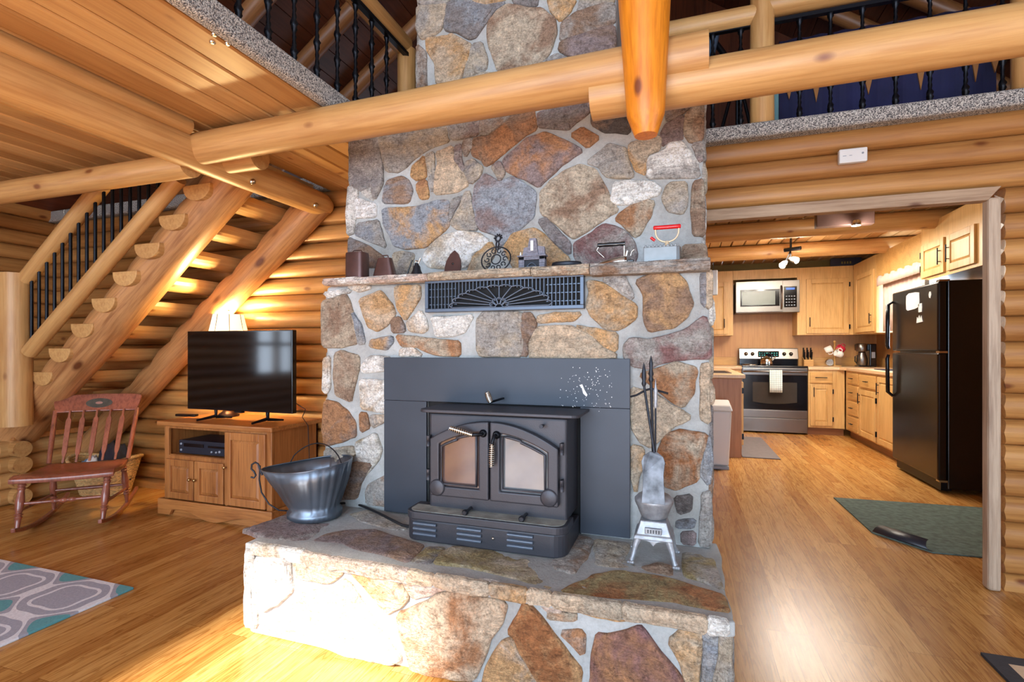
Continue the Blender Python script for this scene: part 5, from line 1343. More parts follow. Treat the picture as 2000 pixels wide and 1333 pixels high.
# round dark dish
a0_, a1_ = mp(1078, 521, 2.14), mp(1136, 521, 2.14); R_ = (a1_.x-a0_.x)/2
b = MB(); b.lathe([(R_*.86, 0), (R_, .004), (R_, .017), (R_*.96, .022), (R_*.9, .022), (R_*.85, .012), (.001, .010)], n=40, sy=.62); o = b.build('iron_dish', 'iron'); o.location = ((a0_.x+a1_.x)/2, 2.14, ZM)
tag(o, 'low round black iron dish lying on the mantel right of the miniature fireplace', 'dish')
# electric iron with black handle
a0_, a1_ = mp(1166, 518, 2.13), mp(1240, 518, 2.13); L_ = a1_.x-a0_.x; t = thing('clothes_iron', 'old chrome clothes iron with a black wooden handle on the mantel', 'iron', (a0_.x, 2.13, ZM))
b = MB(); nseg = 12; vs = []
for k in range(nseg+1):
    s = k/nseg; x = L_*(.02+.78*s); w_ = .030*min(1, math.sin(min(1, s*1.25)*PI/2)); hh = .006+.026*math.sin(min(1, s*1.05)*PI/2)
    for j in range(9): an = PI*j/8; vs.append((x, -w_*math.cos(an), .002+hh*math.sin(an)))
b.add(vs, [(i*9+j, i*9+j+1, (i+1)*9+j+1, (i+1)*9+j) for i in range(nseg) for j in range(8)]+[(i*9, (i+1)*9, (i+1)*9+8, i*9+8) for i in range(nseg)]+[tuple(range(nseg*9, nseg*9+9))], True); b.build('sole', 'chrome', t)
hz = at(1190, 478, y=2.13).z-ZM; hx0_, hx1_ = at(1167, 478, y=2.13).x-a0_.x, at(1221, 478, y=2.13).x-a0_.x
b = MB(); b.tube([(hx0_+(hx1_-hx0_)*k/10, 0, hz) for k in range(11)], [.0085, .0095, .0075, .0085, .009, .009, .009, .0085, .0075, .0095, .0085], 12); b.build('handle', 'blk', t)
b = MB(); b.tube([(hx0_+.006, 0, hz-.006), (hx0_-.004, 0, hz-.022), (hx0_+.028, 0, .032)], .0028, 8); b.tube([(hx1_-.004, 0, hz-.006), (hx1_-.004, 0, .032)], .0028, 8); b.build('handle_bracket', 'chrome', t)
b = MB(); b.tube([(hx1_+.002, 0, .03), (hx1_+.008, 0, .054)], .006, 10); b.tube([(hx1_+.022, 0, .034), (hx1_+.026, 0, .050), (hx1_+.036, 0, .058)], .003, 8); b.build('socket', 'chrome', t)
b = MB(); b.box(L_*.80, L_*.98, -.012, .012, .006, .016); b.build('plug', 'blk', t, bevel=.003)
# charcoal iron with the red handle
a0_, a1_ = mp(1258, 512, 2.15), mp(1330, 510, 2.15); L_ = a1_.x-a0_.x; hb = at(1290, 480, y=2.15).z-ZM; t = thing('charcoal_iron', 'antique grey charcoal iron with a bright red handle at the right of the mantel', 'iron', (a0_.x, 2.15, ZM))
M['cast'] = mat('grey_cast_aluminium', (126, 128, 128), .45, .6, .12, 20)
out = [(0, -.030), (L_*.88, -.030), (L_*.97, -.022), (L_, 0), (L_*.97, .022), (L_*.88, .030), (0, .030), (-.002, 0)]
b = MB(); b.prism(out, lambda a, c, d: (a, c, d), 0, hb*.86); n = 9
for k in range(n):
    x = L_*(.02+.9*k/n); b.prism([(x, hb*.85), (x+L_*.07, hb*.85), (x+L_*.055, hb*.99), (x+L_*.015, hb*.99)], lambda a, c, d: (a, d, c), -.0295, -.026)
b.box(0, L_*.95, -.024, .024, hb*.86, hb*.93)
b.build('body', 'cast', t, bevel=.002)
b = MB()
for k in range(6): b.X = Matrix.Translation((L_*(.15+.13*k), -.0305, .004)) @ Matrix.Rotation(PI/2, 4, 'X'); b.lathe([(.003, -.001), (.003, .001), (.0003, .001)], n=8)
b.build('air_holes', 'dark', t)
hz = at(1300, 444, y=2.15).z-ZM; hx0_, hx1_ = at(1276, 444, y=2.15).x-a0_.x, at(1330, 444, y=2.15).x-a0_.x
b = MB(); b.tube([(hx0_, 0, hz), (hx0_+.004, 0, hz), (hx0_+.02, 0, hz), (hx1_-.02, 0, hz), (hx1_-.004, 0, hz), (hx1_, 0, hz)], [.006, .009, .0085, .0085, .009, .006], 12); b.build('handle', 'red', t)
b = MB(); zc_ = hb+.005; mx_ = (hx0_+hx1_)/2; ww = (hx1_-hx0_)/2-.008
b.tube([(mx_-ww*math.cos(PI*k/12)*1.0, 0, hz-.004-(hz-zc_-.012)*math.sin(PI*k/12)**.7) for k in range(13)], .0036, 8); b.tube([(mx_, 0, zc_+.012), (mx_, 0, hb*.9)], [.006, .012], 8); b.build('handle_bracket', 'creamp', t)
b = MB(); b.tube([(hx0_-.010, 0, hz-.038), (hx0_+.006, 0, hz-.052)], .0058, 8); b.build('latch_knob', 'red', t)

# white detector on the log header
p0, p1 = at(1637, 318, y=3.0), at(1692, 316, y=3.0)
t = thing('carbon_monoxide_alarm', 'white rectangular alarm box on the log wall above the kitchen doorway', 'alarm', ((p0.x+p1.x)/2, 3.012, 1.15+(683-317)/987*2.66))
w_ = (p1.x-p0.x)/2; b = MB(); b.box(-w_, w_, -.034, .0, -.036, .036); b.build('case', 'white', t, bevel=.006, seg=3)
b = MB(); b.X = Matrix.Translation((w_*.65, -.034, .006)) @ Matrix.Rotation(PI/2, 4, 'X'); b.lathe([(.005, 0), (.005, .002), (.0005, .002)], n=12); b.build('test_button', 'lgrey', t)
b = MB(); b.box(-w_*.75, -w_*.5, -.0345, -.034, -.002, .001); b.box(-w_*.3, -w_*.1, -.0345, -.034, -.002, .001); b.build('slots', 'lgrey', t)

# ------------------------------------------------------------------ up in the loft, beyond the right railing
M['navy'] = mat('navy_fabric', (24, 24, 62), .85, 0, .3, 6, .2, 60); M['tanp'] = mat('tan_applique', (150, 98, 50), .8)
x0, x1 = at(1522, 150, y=3.42).x, at(1945, 150, y=3.42).x
t = thing('navy_blanket', 'navy blanket with tan pointed motifs hanging in the loft behind the railing', 'blanket', ((x0+x1)/2, 3.42, 2.49), world=True)  # a hung blanket only, no rack
b = MB(); n = 60; vs = []
for k in range(n+1):
    x = x0+(x1-x0)*k/n; yy = 3.42+.008*math.sin(k*.9)
    vs += [(x, yy, 2.495), (x, yy, 3.02), (x, yy+.02, 3.02), (x, yy+.02, 2.495)]
b.add(vs, [(4*i+k, 4*i+(k+1) % 4, 4*i+4+(k+1) % 4, 4*i+4+k) for i in range(n) for k in range(4)]+[(0, 1, 2, 3), (4*n, 4*n+3, 4*n+2, 4*n+1)]); b.build('cloth', 'navy', t)
for i, (u, vt, vb) in enumerate(((1541, 165, 195), (1594, 160, 200), (1696, 150, 185), (1798, 130, 176), (1905, 105, 160), (1943, 110, 142))):
    a = at(u, vt, y=3.405); c = at(u, vb, y=3.405); q = .021
    b = MB(); b.prism([(a.x-q*.8, a.z+.1), (a.x+q*.8, a.z+.1), (a.x+q, a.z), (c.x, c.z), (a.x-q, a.z)], lambda a_, c_, d: (a_, d, c_), 3.400, 3.409); b.build('tan_motif', 'tanp', t)
t = thing('telescope', 'pale blue telescope on a dark tripod in the loft beside the chimney', 'telescope', (at(1440, 200, y=3.7).x, 3.7, 2.49), world=True)
M['sky'] = mat('pale_blue_enamel', (96, 130, 160), .3, .3)
a, c = at(1383, 118, y=3.6), at(1402, 40, y=3.9); b = MB(); b.tube([a, c], .035, 16); b.build('tube', 'sky', t)
top = at(1440, 140, y=3.7); b = MB(); b.tube([a.lerp(c, .5), top], .02, 8); b.ball(top, .03); b.build('mount', 'black', t)
for u, y in ((1400, 3.62), (1440, 3.80), (1475, 3.66)):
    q = at(u, 255, y=y); b = MB(); b.tube([top, (q.x, q.y, 2.49)], .011, 8); b.build('leg', 'black', t)
M['teal'] = mat('pale_teal_fabric', (110, 150, 152), .8)
q0, q1 = at(1511, 180, y=3.36), at(1521, 245, y=3.36); b = MB(); b.box(q0.x, q1.x, 3.35, 3.40, 2.49, 2.95); tag(b.build('window_curtain', 'teal', bevel=.01), 'narrow pale teal hanging cloth beside the loft railing post', 'cloth')
# ------------------------------------------------------------------ kitchen
YB = 7.72                                  # front of the cabinets on the far wall
rx0, rx1 = at(1450, 780, y=YB-.03).x, at(1578, 780, y=YB-.03).x
CH = .915
def pull(p, L, vert, parent, out=(0, -1, 0), m='black'):
    o = Vector(out); d = Vector((0, 0, 1)) if vert else o.cross(Vector((0, 0, 1))); p = Vector(p); b = MB()
    b.tube([p-d*L/2+o*.022, p+d*L/2+o*.022], .0055, 8)
    for s in (-.32, .32): b.tube([p+d*L*s, p+d*L*s+o*.022], .0045, 6)
    return b.build('pull_handle', m, parent)
def cabinet(name, label, loc, rz, W, D, z0, z1, fronts, toe=0, mats=('kit', 'kitx'), cat='cabinet', group=None, side=None):
    """local axes: front face at y = 0 looking to -y, width along x"""
    t = thing(name, label, cat, loc, rz, group)
    b = MB(); b.box(0, W, .02, D, z0+toe, z1); b.build('body', side or mats[0], t)
    b = MB(); b.box(0, W, 0, .02, z0+toe, z1); b.build('face_frame', mats[0], t, bevel=.001)
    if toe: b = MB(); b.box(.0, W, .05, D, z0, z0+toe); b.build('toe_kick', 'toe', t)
    for f in fronts:
        k, x0, x1, za, zb = f[:5]; hd = f[5] if len(f) > 5 else None
        if k == 'door':
            d = raised_door(x0, x1, za, zb, 0, mats[0], t, fr=min(.06, (x1-x0)*.22), t=.02)
        else:
            b = MB(); b.box(x0, x1, -.02, 0, za, zb); d = b.build('drawer', mats[1], t, bevel=.005, seg=2)
        if hd: pull((hd[0], -.02, hd[1]), hd[2], hd[3], d)
        if k == 'door' and len(f) > 6:
            for z in (za+.09, zb-.09): b = MB(); b.box(f[6]-.006, f[6]+.006, -.024, .0, z-.03, z+.03); b.build('hinge', 'black', d)
    return t
# base cabinets on the far wall, right of the range
w1 = 2.05-rx1-.01
cabinet('base_cabinet', 'light oak base cabinet between the range and the corner, one drawer over one door', (rx1+.01, YB, 0), 0, w1, .60, 0, CH-.04,
        [('drawer', .02, w1*.66, .70, .845, (w1*.34, .775, .14, False)), ('door', .02, w1*.66, .13, .68, (.06, .58, .13, True), w1*.66+.008)], toe=.10)
# left of the range
cabinet('base_cabinet', 'narrow light oak base cabinet left of the range', (-.2, YB, 0), 0, rx0-.01+.2, .60, 0, CH-.04, [('drawer', .3, rx0+.17, .70, .845)], toe=.10)
# run along the right wall: local x runs towards the camera
ys = 7.70; yf = 5.95
L = ys-yf; f = []
u_ = lambda y: ys-y
dA0, dA1 = .10, .52
for k, (za, zb) in enumerate(((.715, .850), (.520, .690), (.325, .495), (.120, .300))): f.append(('drawer', dA0, dA1, za, zb, ((dA0+dA1)/2, (za+zb)/2, .10, False)))
f.append(('drawer', dA1+.05, 1.12, .70, .850, ((dA1+1.17)/2, .775, .12, False)))
f.append(('door', dA1+.05, 1.12, .120, .670, (dA1+.09, .56, .13, True), 1.128)); f.append(('door', 1.17, 1.70, .120, .850, (1.22, .72, .13, True)))
cabinet('base_cabinet', 'light oak base cabinet run along the right kitchen wall with a stack of four drawers', (2.06, ys, 0), -PI/2, L, .53, 0, CH-.04, f, toe=.10)
# counter tops
t = thing('countertop', 'beige laminate countertop wrapping the corner right of the range', 'countertop', (2.0, 8, CH-.04), world=True)
b = MB(); b.prism([(rx1+.006, YB-.025), (1.98, YB-.025), (2.035, 7.60), (2.035, yf-.03), (2.60, yf-.03), (2.60, 8.34), (rx1+.006, 8.34)], lambda a, c, d: (a, c, d), CH-.04, CH); b.build('top', 'counter', t, bevel=.006, seg=3)
b = MB(); b.box(rx1+.006, 2.585, 8.318, 8.338, CH, CH+.12); b.box(2.58, 2.60, yf-.03, 8.32, CH, CH+.12); b.build('backsplash', 'kitx', t, bevel=.003)
# sink counter coming forward on the left
pe = at(1447, 893, z=0); px_ = pe.x+.005; py = 5.86
cabinet('sink_cabinet', 'brown panelled end of the sink counter beside the trash can', (px_, py, 0), PI/2, 1.84, .62, 0, CH-.075,
        [('door', .03, .44, .13, .80, (.39, .68, .12, True), .035), ('door', .47, .88, .13, .80, (.52, .68, .12, True), .885)], toe=.10)
b = MB(); b.box(px_-.64, px_-.005, py-.022, py-.002, .0, CH-.075); tag(b.build('end_panel', wood('reddish_oak_panel', (176, 122, 82), (146, 94, 58), axis=2, knots=False, g=1.6, var=.04), bevel=.003), 'reddish brown oak end panel of the sink counter', 'panel')
t = thing('countertop', 'beige laminate countertop with the sink, left of the range', 'countertop', (.2, 7, CH-.075), world=True)
b = MB(); b.box(px_-.66, px_+.03, py-.05, 7.9, CH-.073, CH-.03); b.build('top', 'counter', t, bevel=.008, seg=3)
b = MB(); b.box(-.3, rx0-.006, YB-.025, 8.34, CH-.04, CH); b.build('top', 'counter', t, bevel=.006, seg=3)
b = MB(); b.box(-.3, rx0-.006, 8.318, 8.338, CH, CH+.12); b.build('backsplash', 'kitx', t, bevel=.003)
sk = thing('kitchen_sink', 'steel sink set in the counter beyond the end panel', 'sink', (px_-.3, 6.3, CH-.03), world=True)
b = MB(); frame(b, px_-.60, px_-.10, 0, .5, 0, .012, .03); b2 = MB()
for x0, x1, y0, y1 in ((px_-.60, px_-.08, 6.05, 6.08), (px_-.60, px_-.08, 6.62, 6.65), (px_-.60, px_-.57, 6.08, 6.62), (px_-.11, px_-.08, 6.08, 6.62)): b2.box(x0, x1, y0, y1, CH-.0295, CH-.022)
b2.build('rim', 'steel', sk, bevel=.003); b2 = MB(); b2.box(px_-.57, px_-.11, 6.08, 6.62, CH-.0298, CH-.028); b2.build('basin', 'iron', sk)
# upper cabinets, far wall
YU_ = 8.0; UZ0, UZ1 = 1.352, 2.295
mx0, mx1 = at(1437, 580, y=YU_-.05).x, at(1562, 580, y=YU_-.05).x
def uxx(u): return at(u, 600, y=YU_).x
ua_, ub_ = uxx(1557), uxx(1665)
wu = 2.225-ua_
cabinet('wall_cabinet', 'light oak wall cabinet right of the microwave with one wide door', (ua_, YU_, 0), 0, wu, .335, UZ0, UZ1,
        [('door', .11, wu-.055, UZ0+.02, 2.13, (.15, 1.53, .13, True), wu-.045)])
cabinet('wall_cabinet', 'light oak wall cabinet left of the microwave, its edge beside the chimney', (-.3, YU_, 0), 0, mx0+.3-.03, .335, UZ0, UZ1,
        [('door', .3, mx0+.3-.10, UZ0+.02, 2.13, (mx0+.3-.15, 1.53, .13, True))])
cabinet('wall_cabinet', 'light oak cabinet face above the microwave', (mx0-.028, YU_, 0), 0, ua_-mx0+.026, .335, 2.16, UZ1, [])
# right wall uppers: local x runs towards the camera
cabinet('wall_cabinet', 'narrow light oak wall cabinet in the corner beside the window', (2.225, 7.99, 0), -PI/2, .85, .37, UZ0, UZ1, [('door', .12, .80, UZ0+.02, 2.13, (.74, 1.53, .13, True))])
b = MB(); b.box(2.225, 2.25, 5.90, 7.14, 1.99, UZ1-.005); tag(b.build('valance_board', 'kitx', bevel=.004), 'wide light oak board above the kitchen window', 'valance')
fx = 2.205; fy1 = 5.90
cabinet('wall_cabinet', 'light oak two door cabinet above the refrigerator', (fx, fy1-.01, 0), -PI/2, 1.10, .395, 1.80, 2.335,
        [('door', .035, .475, 1.83, 2.14, (.425, 1.98, .15, True), .03), ('door', .53, .97, 1.83, 2.14, (.575, 1.98, .15, True))])
# scalloped curtain at the kitchen window
t = thing('window_curtain', 'pale curtain with a scalloped valance at the kitchen window', 'curtain', (2.4, 6.5, 1.2), world=True)
M['curt'] = mat('pale_lace', (214, 186, 172), .8, 0, .08, 20)
b = MB(); n = 60; vs = []
for k in range(n+1):
    y = 7.08-1.16*k/n; x = 2.275+.014*math.sin(k*1.1); vs += [(x, y, 1.36), (x, y, 1.985)]
b.add(vs, [(2*i, 2*i+1, 2*i+3, 2*i+2) for i in range(n)], True); o = b.build('cafe_curtain', 'curt', t, fix=False); o.modifiers.new('s', 'SOLIDIFY').thickness = .004
b = MB(); vs = []
for k in range(n+1):
    y = 7.08-1.16*k/n; x = 2.212+.006*math.sin(k*1.3); vs += [(x, y, 1.90), (x, y, 1.995+.022*abs(math.sin(k*.32)))]
b.add(vs, [(2*i, 2*i+1, 2*i+3, 2*i+2) for i in range(n)], True); o = b.build('valance', 'curt', t, fix=False); o.modifiers.new('s', 'SOLIDIFY').thickness = .004

# range
t = thing('kitchen_range', 'stainless steel electric range with black glass oven door', 'range', ((rx0+rx1)/2, YB, 0), world=True)
yr = YB-.03; b = MB(); b.box(rx0, rx1, yr+.03, 8.32, .03, .905); b.build('body', 'steel', t)
b = MB(); b.box(rx0, rx1, yr-.01, 8.30, .905, .925); b.build('cooktop', 'blk', t, bevel=.006)
b = MB(); b.box(rx0+.004, rx1-.004, yr, yr+.03, .325, .895); b.build('oven_door', 'blk', t, bevel=.006)
b = MB(); b.box(rx0+.004, rx1-.004, yr-.006, yr+.005, .80, .892); b.build('door_top_trim', 'steel', t, bevel=.004)
M['ovenglass'] = mat('smoky_oven_window', (58, 52, 46), .12, .0, .2, 4)
b = MB(); ow0, ow1 = rx0+.13, rx1-.13; pts = [(ow0, .70), (ow0, .43)]+[(ow0+(ow1-ow0)*k/10, .43-.025*math.sin(PI*k/10)) for k in range(1, 10)]+[(ow1, .43), (ow1, .70)]
b.prism(pts, lambda a, c, d: (a, d, c), yr-.003, yr+.002); b.build('oven_window', 'ovenglass', t)
b = MB(); b.tube([(rx0+.02, yr-.005, .845), (rx0+.05, yr-.045, .85), (rx1-.05, yr-.045, .85), (rx1-.02, yr-.005, .845)], .014, 12); b.build('oven_handle', 'steel', t)
b = MB(); b.box(rx0+.004, rx1-.004, yr, yr+.03, .215, .318); b.build('door_bottom_trim', 'steel', t, bevel=.004)
b = MB(); b.box(rx0+.004, rx1-.004, yr, yr+.03, .02, .205); b.build('storage_drawer', 'steel', t, bevel=.004)
b = MB(); pts = [(rx0+.02, .925), (rx1-.02, .925), (rx1-.02, 1.02), (rx0+.02, 1.02)]
b.box(rx0+.02, rx1-.02, 8.22, 8.30, .925, 1.02); b.build('back_riser', 'blk', t)
b = MB(); b.add([(rx0+.01, 8.20, 1.01), (rx1-.01, 8.20, 1.01), (rx1-.01, 8.25, 1.165), (rx0+.01, 8.25, 1.165), (rx0+.01, 8.30, 1.01), (rx1-.01, 8.30, 1.01), (rx1-.01, 8.30, 1.17), (rx0+.01, 8.30, 1.17)],
    [(0, 1, 2, 3), (4, 7, 6, 5), (0, 4, 5, 1), (3, 2, 6, 7), (0, 3, 7, 4), (1, 5, 6, 2)]); cp = b.build('control_panel', 'steel', t, bevel=.006)
rw = rx1-rx0; M['led'] = mat('green_display', (20, 40, 40), .3, emit=(90, 190, 170), es=.5)
b = MB(); b.box(rx0+rw*.33, rx0+rw*.67, 8.196, 8.212, 1.045, 1.125); b.build('display', 'blk', cp)
b = MB()
for k in range(8):
    for j in range(2):
        if k in (3, 4, 5) and j == 0: continue
        x = rx0+rw*(.345+.04*k); b.box(x, x+.016, 8.193, 8.197, 1.06+.03*j, 1.072+.03*j)
b.build('touch_keys', 'led', cp)
for s in (.13, .24, .76, .87):
    b = MB(); b.X = Matrix.Translation((rx0+rw*s, 8.222, 1.085)) @ Matrix.Rotation(PI/2, 4, 'X'); b.lathe([(.026, 0), (.024, .012), (.017, .014), (.016, .034), (.001, .036)], n=18); b.build('knob', 'steel', cp)
# dish towel on the oven handle
M['towel'] = mat('white_checked_towel', (222, 226, 220), .9)
m, nt, bs = newmat('green_check_towel'); bs.inputs['Roughness'].default_value = .9
ck = N(nt, 'ShaderNodeTexBrick'); nt.links.new(coords(nt, (1, 1, 1), rot=(PI/2, 0, 0)), ck.inputs['Vector']); ck.inputs['Scale'].default_value = 1; ck.inputs['Brick Width'].default_value = .026; ck.inputs['Row Height'].default_value = .026; ck.inputs['Mortar Size'].default_value = .002; ck.offset = 0
ck.inputs['Color1'].default_value = lin((226, 228, 222)); ck.inputs['Color2'].default_value = lin((214, 220, 214)); ck.inputs['Mortar'].default_value = lin((120, 150, 140)); nt.links.new(ck.outputs['Color'], bs.inputs['Base Color'])
a, c = at(1503, 750, y=yr-.06).x, at(1528, 750, y=yr-.06).x
b = MB(); vs = []; n = 14; prof = [(-.028, .70), (-.030, .85), (-.040, .872), (-.055, .868), (-.064, .85), (-.066, .64), (-.064, .565)]
for k in range(n+1):
    x = a+(c-a)*k/n; w_ = .003*math.sin(k*1.3)
    for (dy, z) in prof: vs.append((x, yr+dy+w_, z))
m7 = len(prof); b.add(vs, [(i*m7+j, i*m7+j+1, (i+1)*m7+j+1, (i+1)*m7+j) for i in range(n) for j in range(m7-1)], True); o = b.build('dish_towel', m, fix=False); o.modifiers.new('s', 'SOLIDIFY').thickness = .004
tag(o, 'white and green checked dish towel hanging on the oven handle', 'towel')
# kettle
kp = at(1497, 715, y=8.02); t = thing('tea_kettle', 'shiny steel tea kettle with black arched handle on the range', 'kettle', (kp.x, 8.02, .925))
b = MB(); b.lathe([(.082, 0), (.086, .01), (.080, .07), (.060, .105), (.030, .118), (.012, .122), (.012, .135), (.001, .140)], n=28); b.build('kettle_body', 'chrome', t)
b = MB(); b.tube([(-.066, 0, .09), (-.070, 0, .14), (-.045, 0, .175), (0, 0, .188), (.045, 0, .175), (.070, 0, .14), (.066, 0, .09)], .009, 10); b.build('handle', 'blk', t)
b = MB(); b.tube([(.070, 0, .06), (.100, 0, .10), (.118, 0, .125)], [.016, .012, .010], 10); b.build('spout', 'chrome', t)
for (x, y, r) in ((rx0+.17, 7.98, .09), (rx0+.2, 8.1, .07)):
    pass
b = MB(); b.lathe([(.10, 0), (.105, .006), (.085, .012), (.02, .016), (.001, .018)], n=32); o = b.build('burner_cover', 'chrome'); o.location = (rx0+.14, 8.06, .925); tag(o, 'flat round steel burner cover on the left of the range', 'burner cover')
# microwave
mz0, mz1 = at(1500, 611, y=YU_-.05).z, at(1500, 549, y=YU_-.05).z; ym = YU_-.05
t = thing('microwave', 'stainless steel microwave mounted over the range', 'microwave', ((mx0+mx1)/2, ym, mz0), world=True)
b = MB(); b.box(mx0, mx1, ym, 8.30, mz0, mz1); b.build('case', 'steel', t, bevel=.004)
mw = mx1-mx0; b = MB(); b.box(mx0-.001, mx0+mw*.74, ym-.02, ym, mz0+.01, mz1); d = b.build('door', 'steel', t, bevel=.004)
b = MB(); b.box(mx0+mw*.07, mx0+mw*.69, ym-.024, ym-.018, mz0+.09, mz1-.12); b.build('window_frame', 'blk', d, bevel=.003)
M['mwin'] = mat('grey_mesh_glass', (130, 140, 134), .25, 0, .1, 4); b = MB(); b.box(mx0+mw*.10, mx0+mw*.62, ym-.027, ym-.023, mz0+.11, mz1-.145); b.build('window', 'mwin', d)
b = MB(); b.tube([(mx0+mw*.715, ym-.02, mz0+.05), (mx0+mw*.715, ym-.055, mz0+.08), (mx0+mw*.715, ym-.055, mz1-.11), (mx0+mw*.715, ym-.02, mz1-.08)], .012, 10); b.build('door_handle', 'steel', d)
b = MB(); b.box(mx0+mw*.76, mx0+mw*.955, ym-.014, ym, mz0+.07, mz1-.09); p_ = b.build('control_panel', 'blk', t, bevel=.003)
b = MB()
for k in range(4):
    for j in range(4): b.box(mx0+mw*(.785+.04*k), mx0+mw*(.785+.04*k)+.018, ym-.017, ym-.013, mz0+.09+.042*j, mz0+.09+.042*j+.014)
b.build('keys', 'lgrey', p_)['kind'] = 'stuff'; b = MB(); b.box(mx0+mw*.79, mx0+mw*.92, ym-.017, ym-.013, mz1-.135, mz1-.11); b.build('display', mat('blue_display', (20, 30, 60), .3, emit=(60, 110, 220), es=.8), p_)

# things on the right counter
def on(u, y): return at(u, 700, y=y).x
t = thing('knife_block', 'light wooden knife block full of black handled knives', 'knife block', (on(1577, 8.15), 8.15, CH))
b = MB(); b.add([(-.055, -.06, 0), (.065, -.06, 0), (.065, .08, 0), (-.055, .08, 0), (-.055, -.06, .085), (.065, -.06, .085), (.065, .08, .14), (-.055, .08, .14)], [(0, 3, 2, 1), (4, 5, 6, 7), (0, 1, 5, 4), (1, 2, 6, 5), (2, 3, 7, 6), (3, 0, 4, 7)]); b.build('block', 'kitx', t, bevel=.004)
for i in range(9):
    x = -.040+.042*(i % 3); y = -.03+.04*(i//3); b = MB(); b.tube([(x, y, .08+y*.3), (x+.004*(i % 3-1), y-.02, .20+.03*(i//3))], .0095, 8); b.build('knife_handle', 'blk', t)
t = thing('mug_tree', 'wooden mug tree with a round base', 'mug stand', (on(1630, 8.12), 8.12, CH)); MT = t
b = MB(); b.lathe([(.085, 0), (.085, .012), (.012, .016), (.011, .33), (.018, .335), (.015, .355), (.001, .36)], n=24); b.build('post', 'kitx', t)
for a, z in ((2.8, .22), (4.2, .17), (-.2, .23)): b = MB(); b.tube([(0, 0, z), (.07*math.cos(a), .07*math.sin(a), z+.03)], .005, 8); b.build('peg', 'kitx', t)
M['mugr'] = mat('red_glaze', (190, 40, 60), .25)
for i, (dx_, dz_, m, lb) in enumerate(((-.085, .235, 'white_ceramic', 'white mug hanging at the upper left of the mug tree'), (.03, .175, 'white_ceramic', 'white mug hanging lowest at the front of the mug tree'), (.075, .245, 'mugr', 'red mug hanging at the upper right of the mug tree'))):
    mg = thing('mug', lb, 'mug', (on(1630, 8.12)+dx_, 8.07-(.03 if i == 1 else 0)+(.05 if i == 2 else 0), CH+dz_))
    b = MB(); b.X = Matrix.Rotation((1.1, -1.2, -1.0)[i], 4, 'Y') @ Matrix.Rotation(.3, 4, 'X'); b.lathe([(.001, -.045), (.038, -.045), (.044, -.03), (.045, .045), (.041, .045), (.040, -.03), (.001, -.035)], n=24); b.build('cup', m, mg)
    b = MB(); b.X = Matrix.Rotation((1.1, -1.2, -1.0)[i], 4, 'Y') @ Matrix.Rotation(.3, 4, 'X'); b.tube([(.043, 0, .028), (.068, 0, .026), (.074, 0, 0), (.066, 0, -.024), (.042, 0, -.026)], .006, 8); b.build('handle', m, mg)
t = thing('kitchen_timer', 'round black faced timer with a chrome rim in front of the mug tree', 'timer', (on(1620, 8.02), 8.02, CH))
b = MB(); b.X = Matrix.Translation((0, 0, .055)) @ Matrix.Rotation(PI/2, 4, 'X'); b.lathe([(.050, -.02), (.052, .01), (.044, .018)], n=28); b.build('rim', 'chrome', t)
b = MB(); b.X = Matrix.Translation((0, 0, .055)) @ Matrix.Rotation(PI/2, 4, 'X'); b.lathe([(.044, .010), (.0005, .012)], n=28); f_ = b.build('dial', 'blk', t)
b = MB(); b.X = Matrix.Translation((0, -.0125, .055)); b.prism([(-.012, -.012), (.012, -.012), (0, .02)], lambda a, c, d: (a, d, c), -.002, 0); b.build('pointer', 'white', f_)
t = thing('coffee_maker', 'black and steel thermal coffee maker on the right counter', 'coffee maker', (on(1690, 8.02), 8.02, CH))
b = MB(); b.box(-.10, .10, -.08, .10, 0, .02); b.box(.03, .11, -.07, .10, .0, .31); b.box(-.10, .11, -.02, .10, .22, .31); b.build('housing', 'blk', t, bevel=.012, seg=3)
b = MB(); b.lathe([(.062, .21), (.066, .23), (.066, .305), (.05, .315)], (-.045, -.01, 0), 24); b.build('brew_basket', 'steel', t)
b = MB(); b.lathe([(.055, .02), (.065, .04), (.064, .12), (.042, .175), (.040, .195)], (-.045, -.02, 0), 28); cf = b.build('carafe', 'steel', t)
b = MB(); b.tube([(-.10, -.02, .15), (-.125, -.02, .14), (-.125, -.02, .07), (-.105, -.02, .05)], .007, 8); b.build('carafe_handle', 'blk', cf); b = MB(); b.lathe([(.041, .19), (.038, .205), (.001, .207)], (-.045, -.02, 0), 24); b.build('lid', 'blk', cf)
b = MB(); b.box(.052, .092, -.073, -.069, .12, .20); b.build('control_plate', 'lgrey', t)
b = MB(); b.box(2.14, 2.42, 6.55, 6.95, CH, CH+.008); tag(b.build('glass_board', 'player', bevel=.003), 'flat dark board lying on the right counter near the refrigerator', 'board')
# refrigerator: local x towards the camera
FW, FH = 5.83-4.90, 1.70; t = thing('refrigerator', 'tall black top freezer refrigerator facing left', 'refrigerator', (1.945, 5.83, 0), -PI/2)
b = MB(); b.box(0, FW, .065, .640, .04, FH); b.build('cabinet_body', 'fridge', t, bevel=.006)
b = MB(); b.box(.005, FW-.005, .0, .062, 1.135, FH-.005); d1 = b.build('freezer_door', 'fridge', t, bevel=.014, seg=3)
b = MB(); b.box(.005, FW-.005, .0, .062, .10, 1.12); d2 = b.build('fridge_door', 'fridge', t, bevel=.014, seg=3)
b = MB(); b.box(.03, FW-.03, .03, .10, .02, .095); b.build('base_grille', 'black', t)
b = MB(); b.tube([(.035, -.004, FH-.09), (.035, -.045, FH-.12), (.035, -.050, 1.19), (.035, -.04, 1.155)], [.013, .017, .017, .012], 10); b.build('door_handle', 'blk', d1)
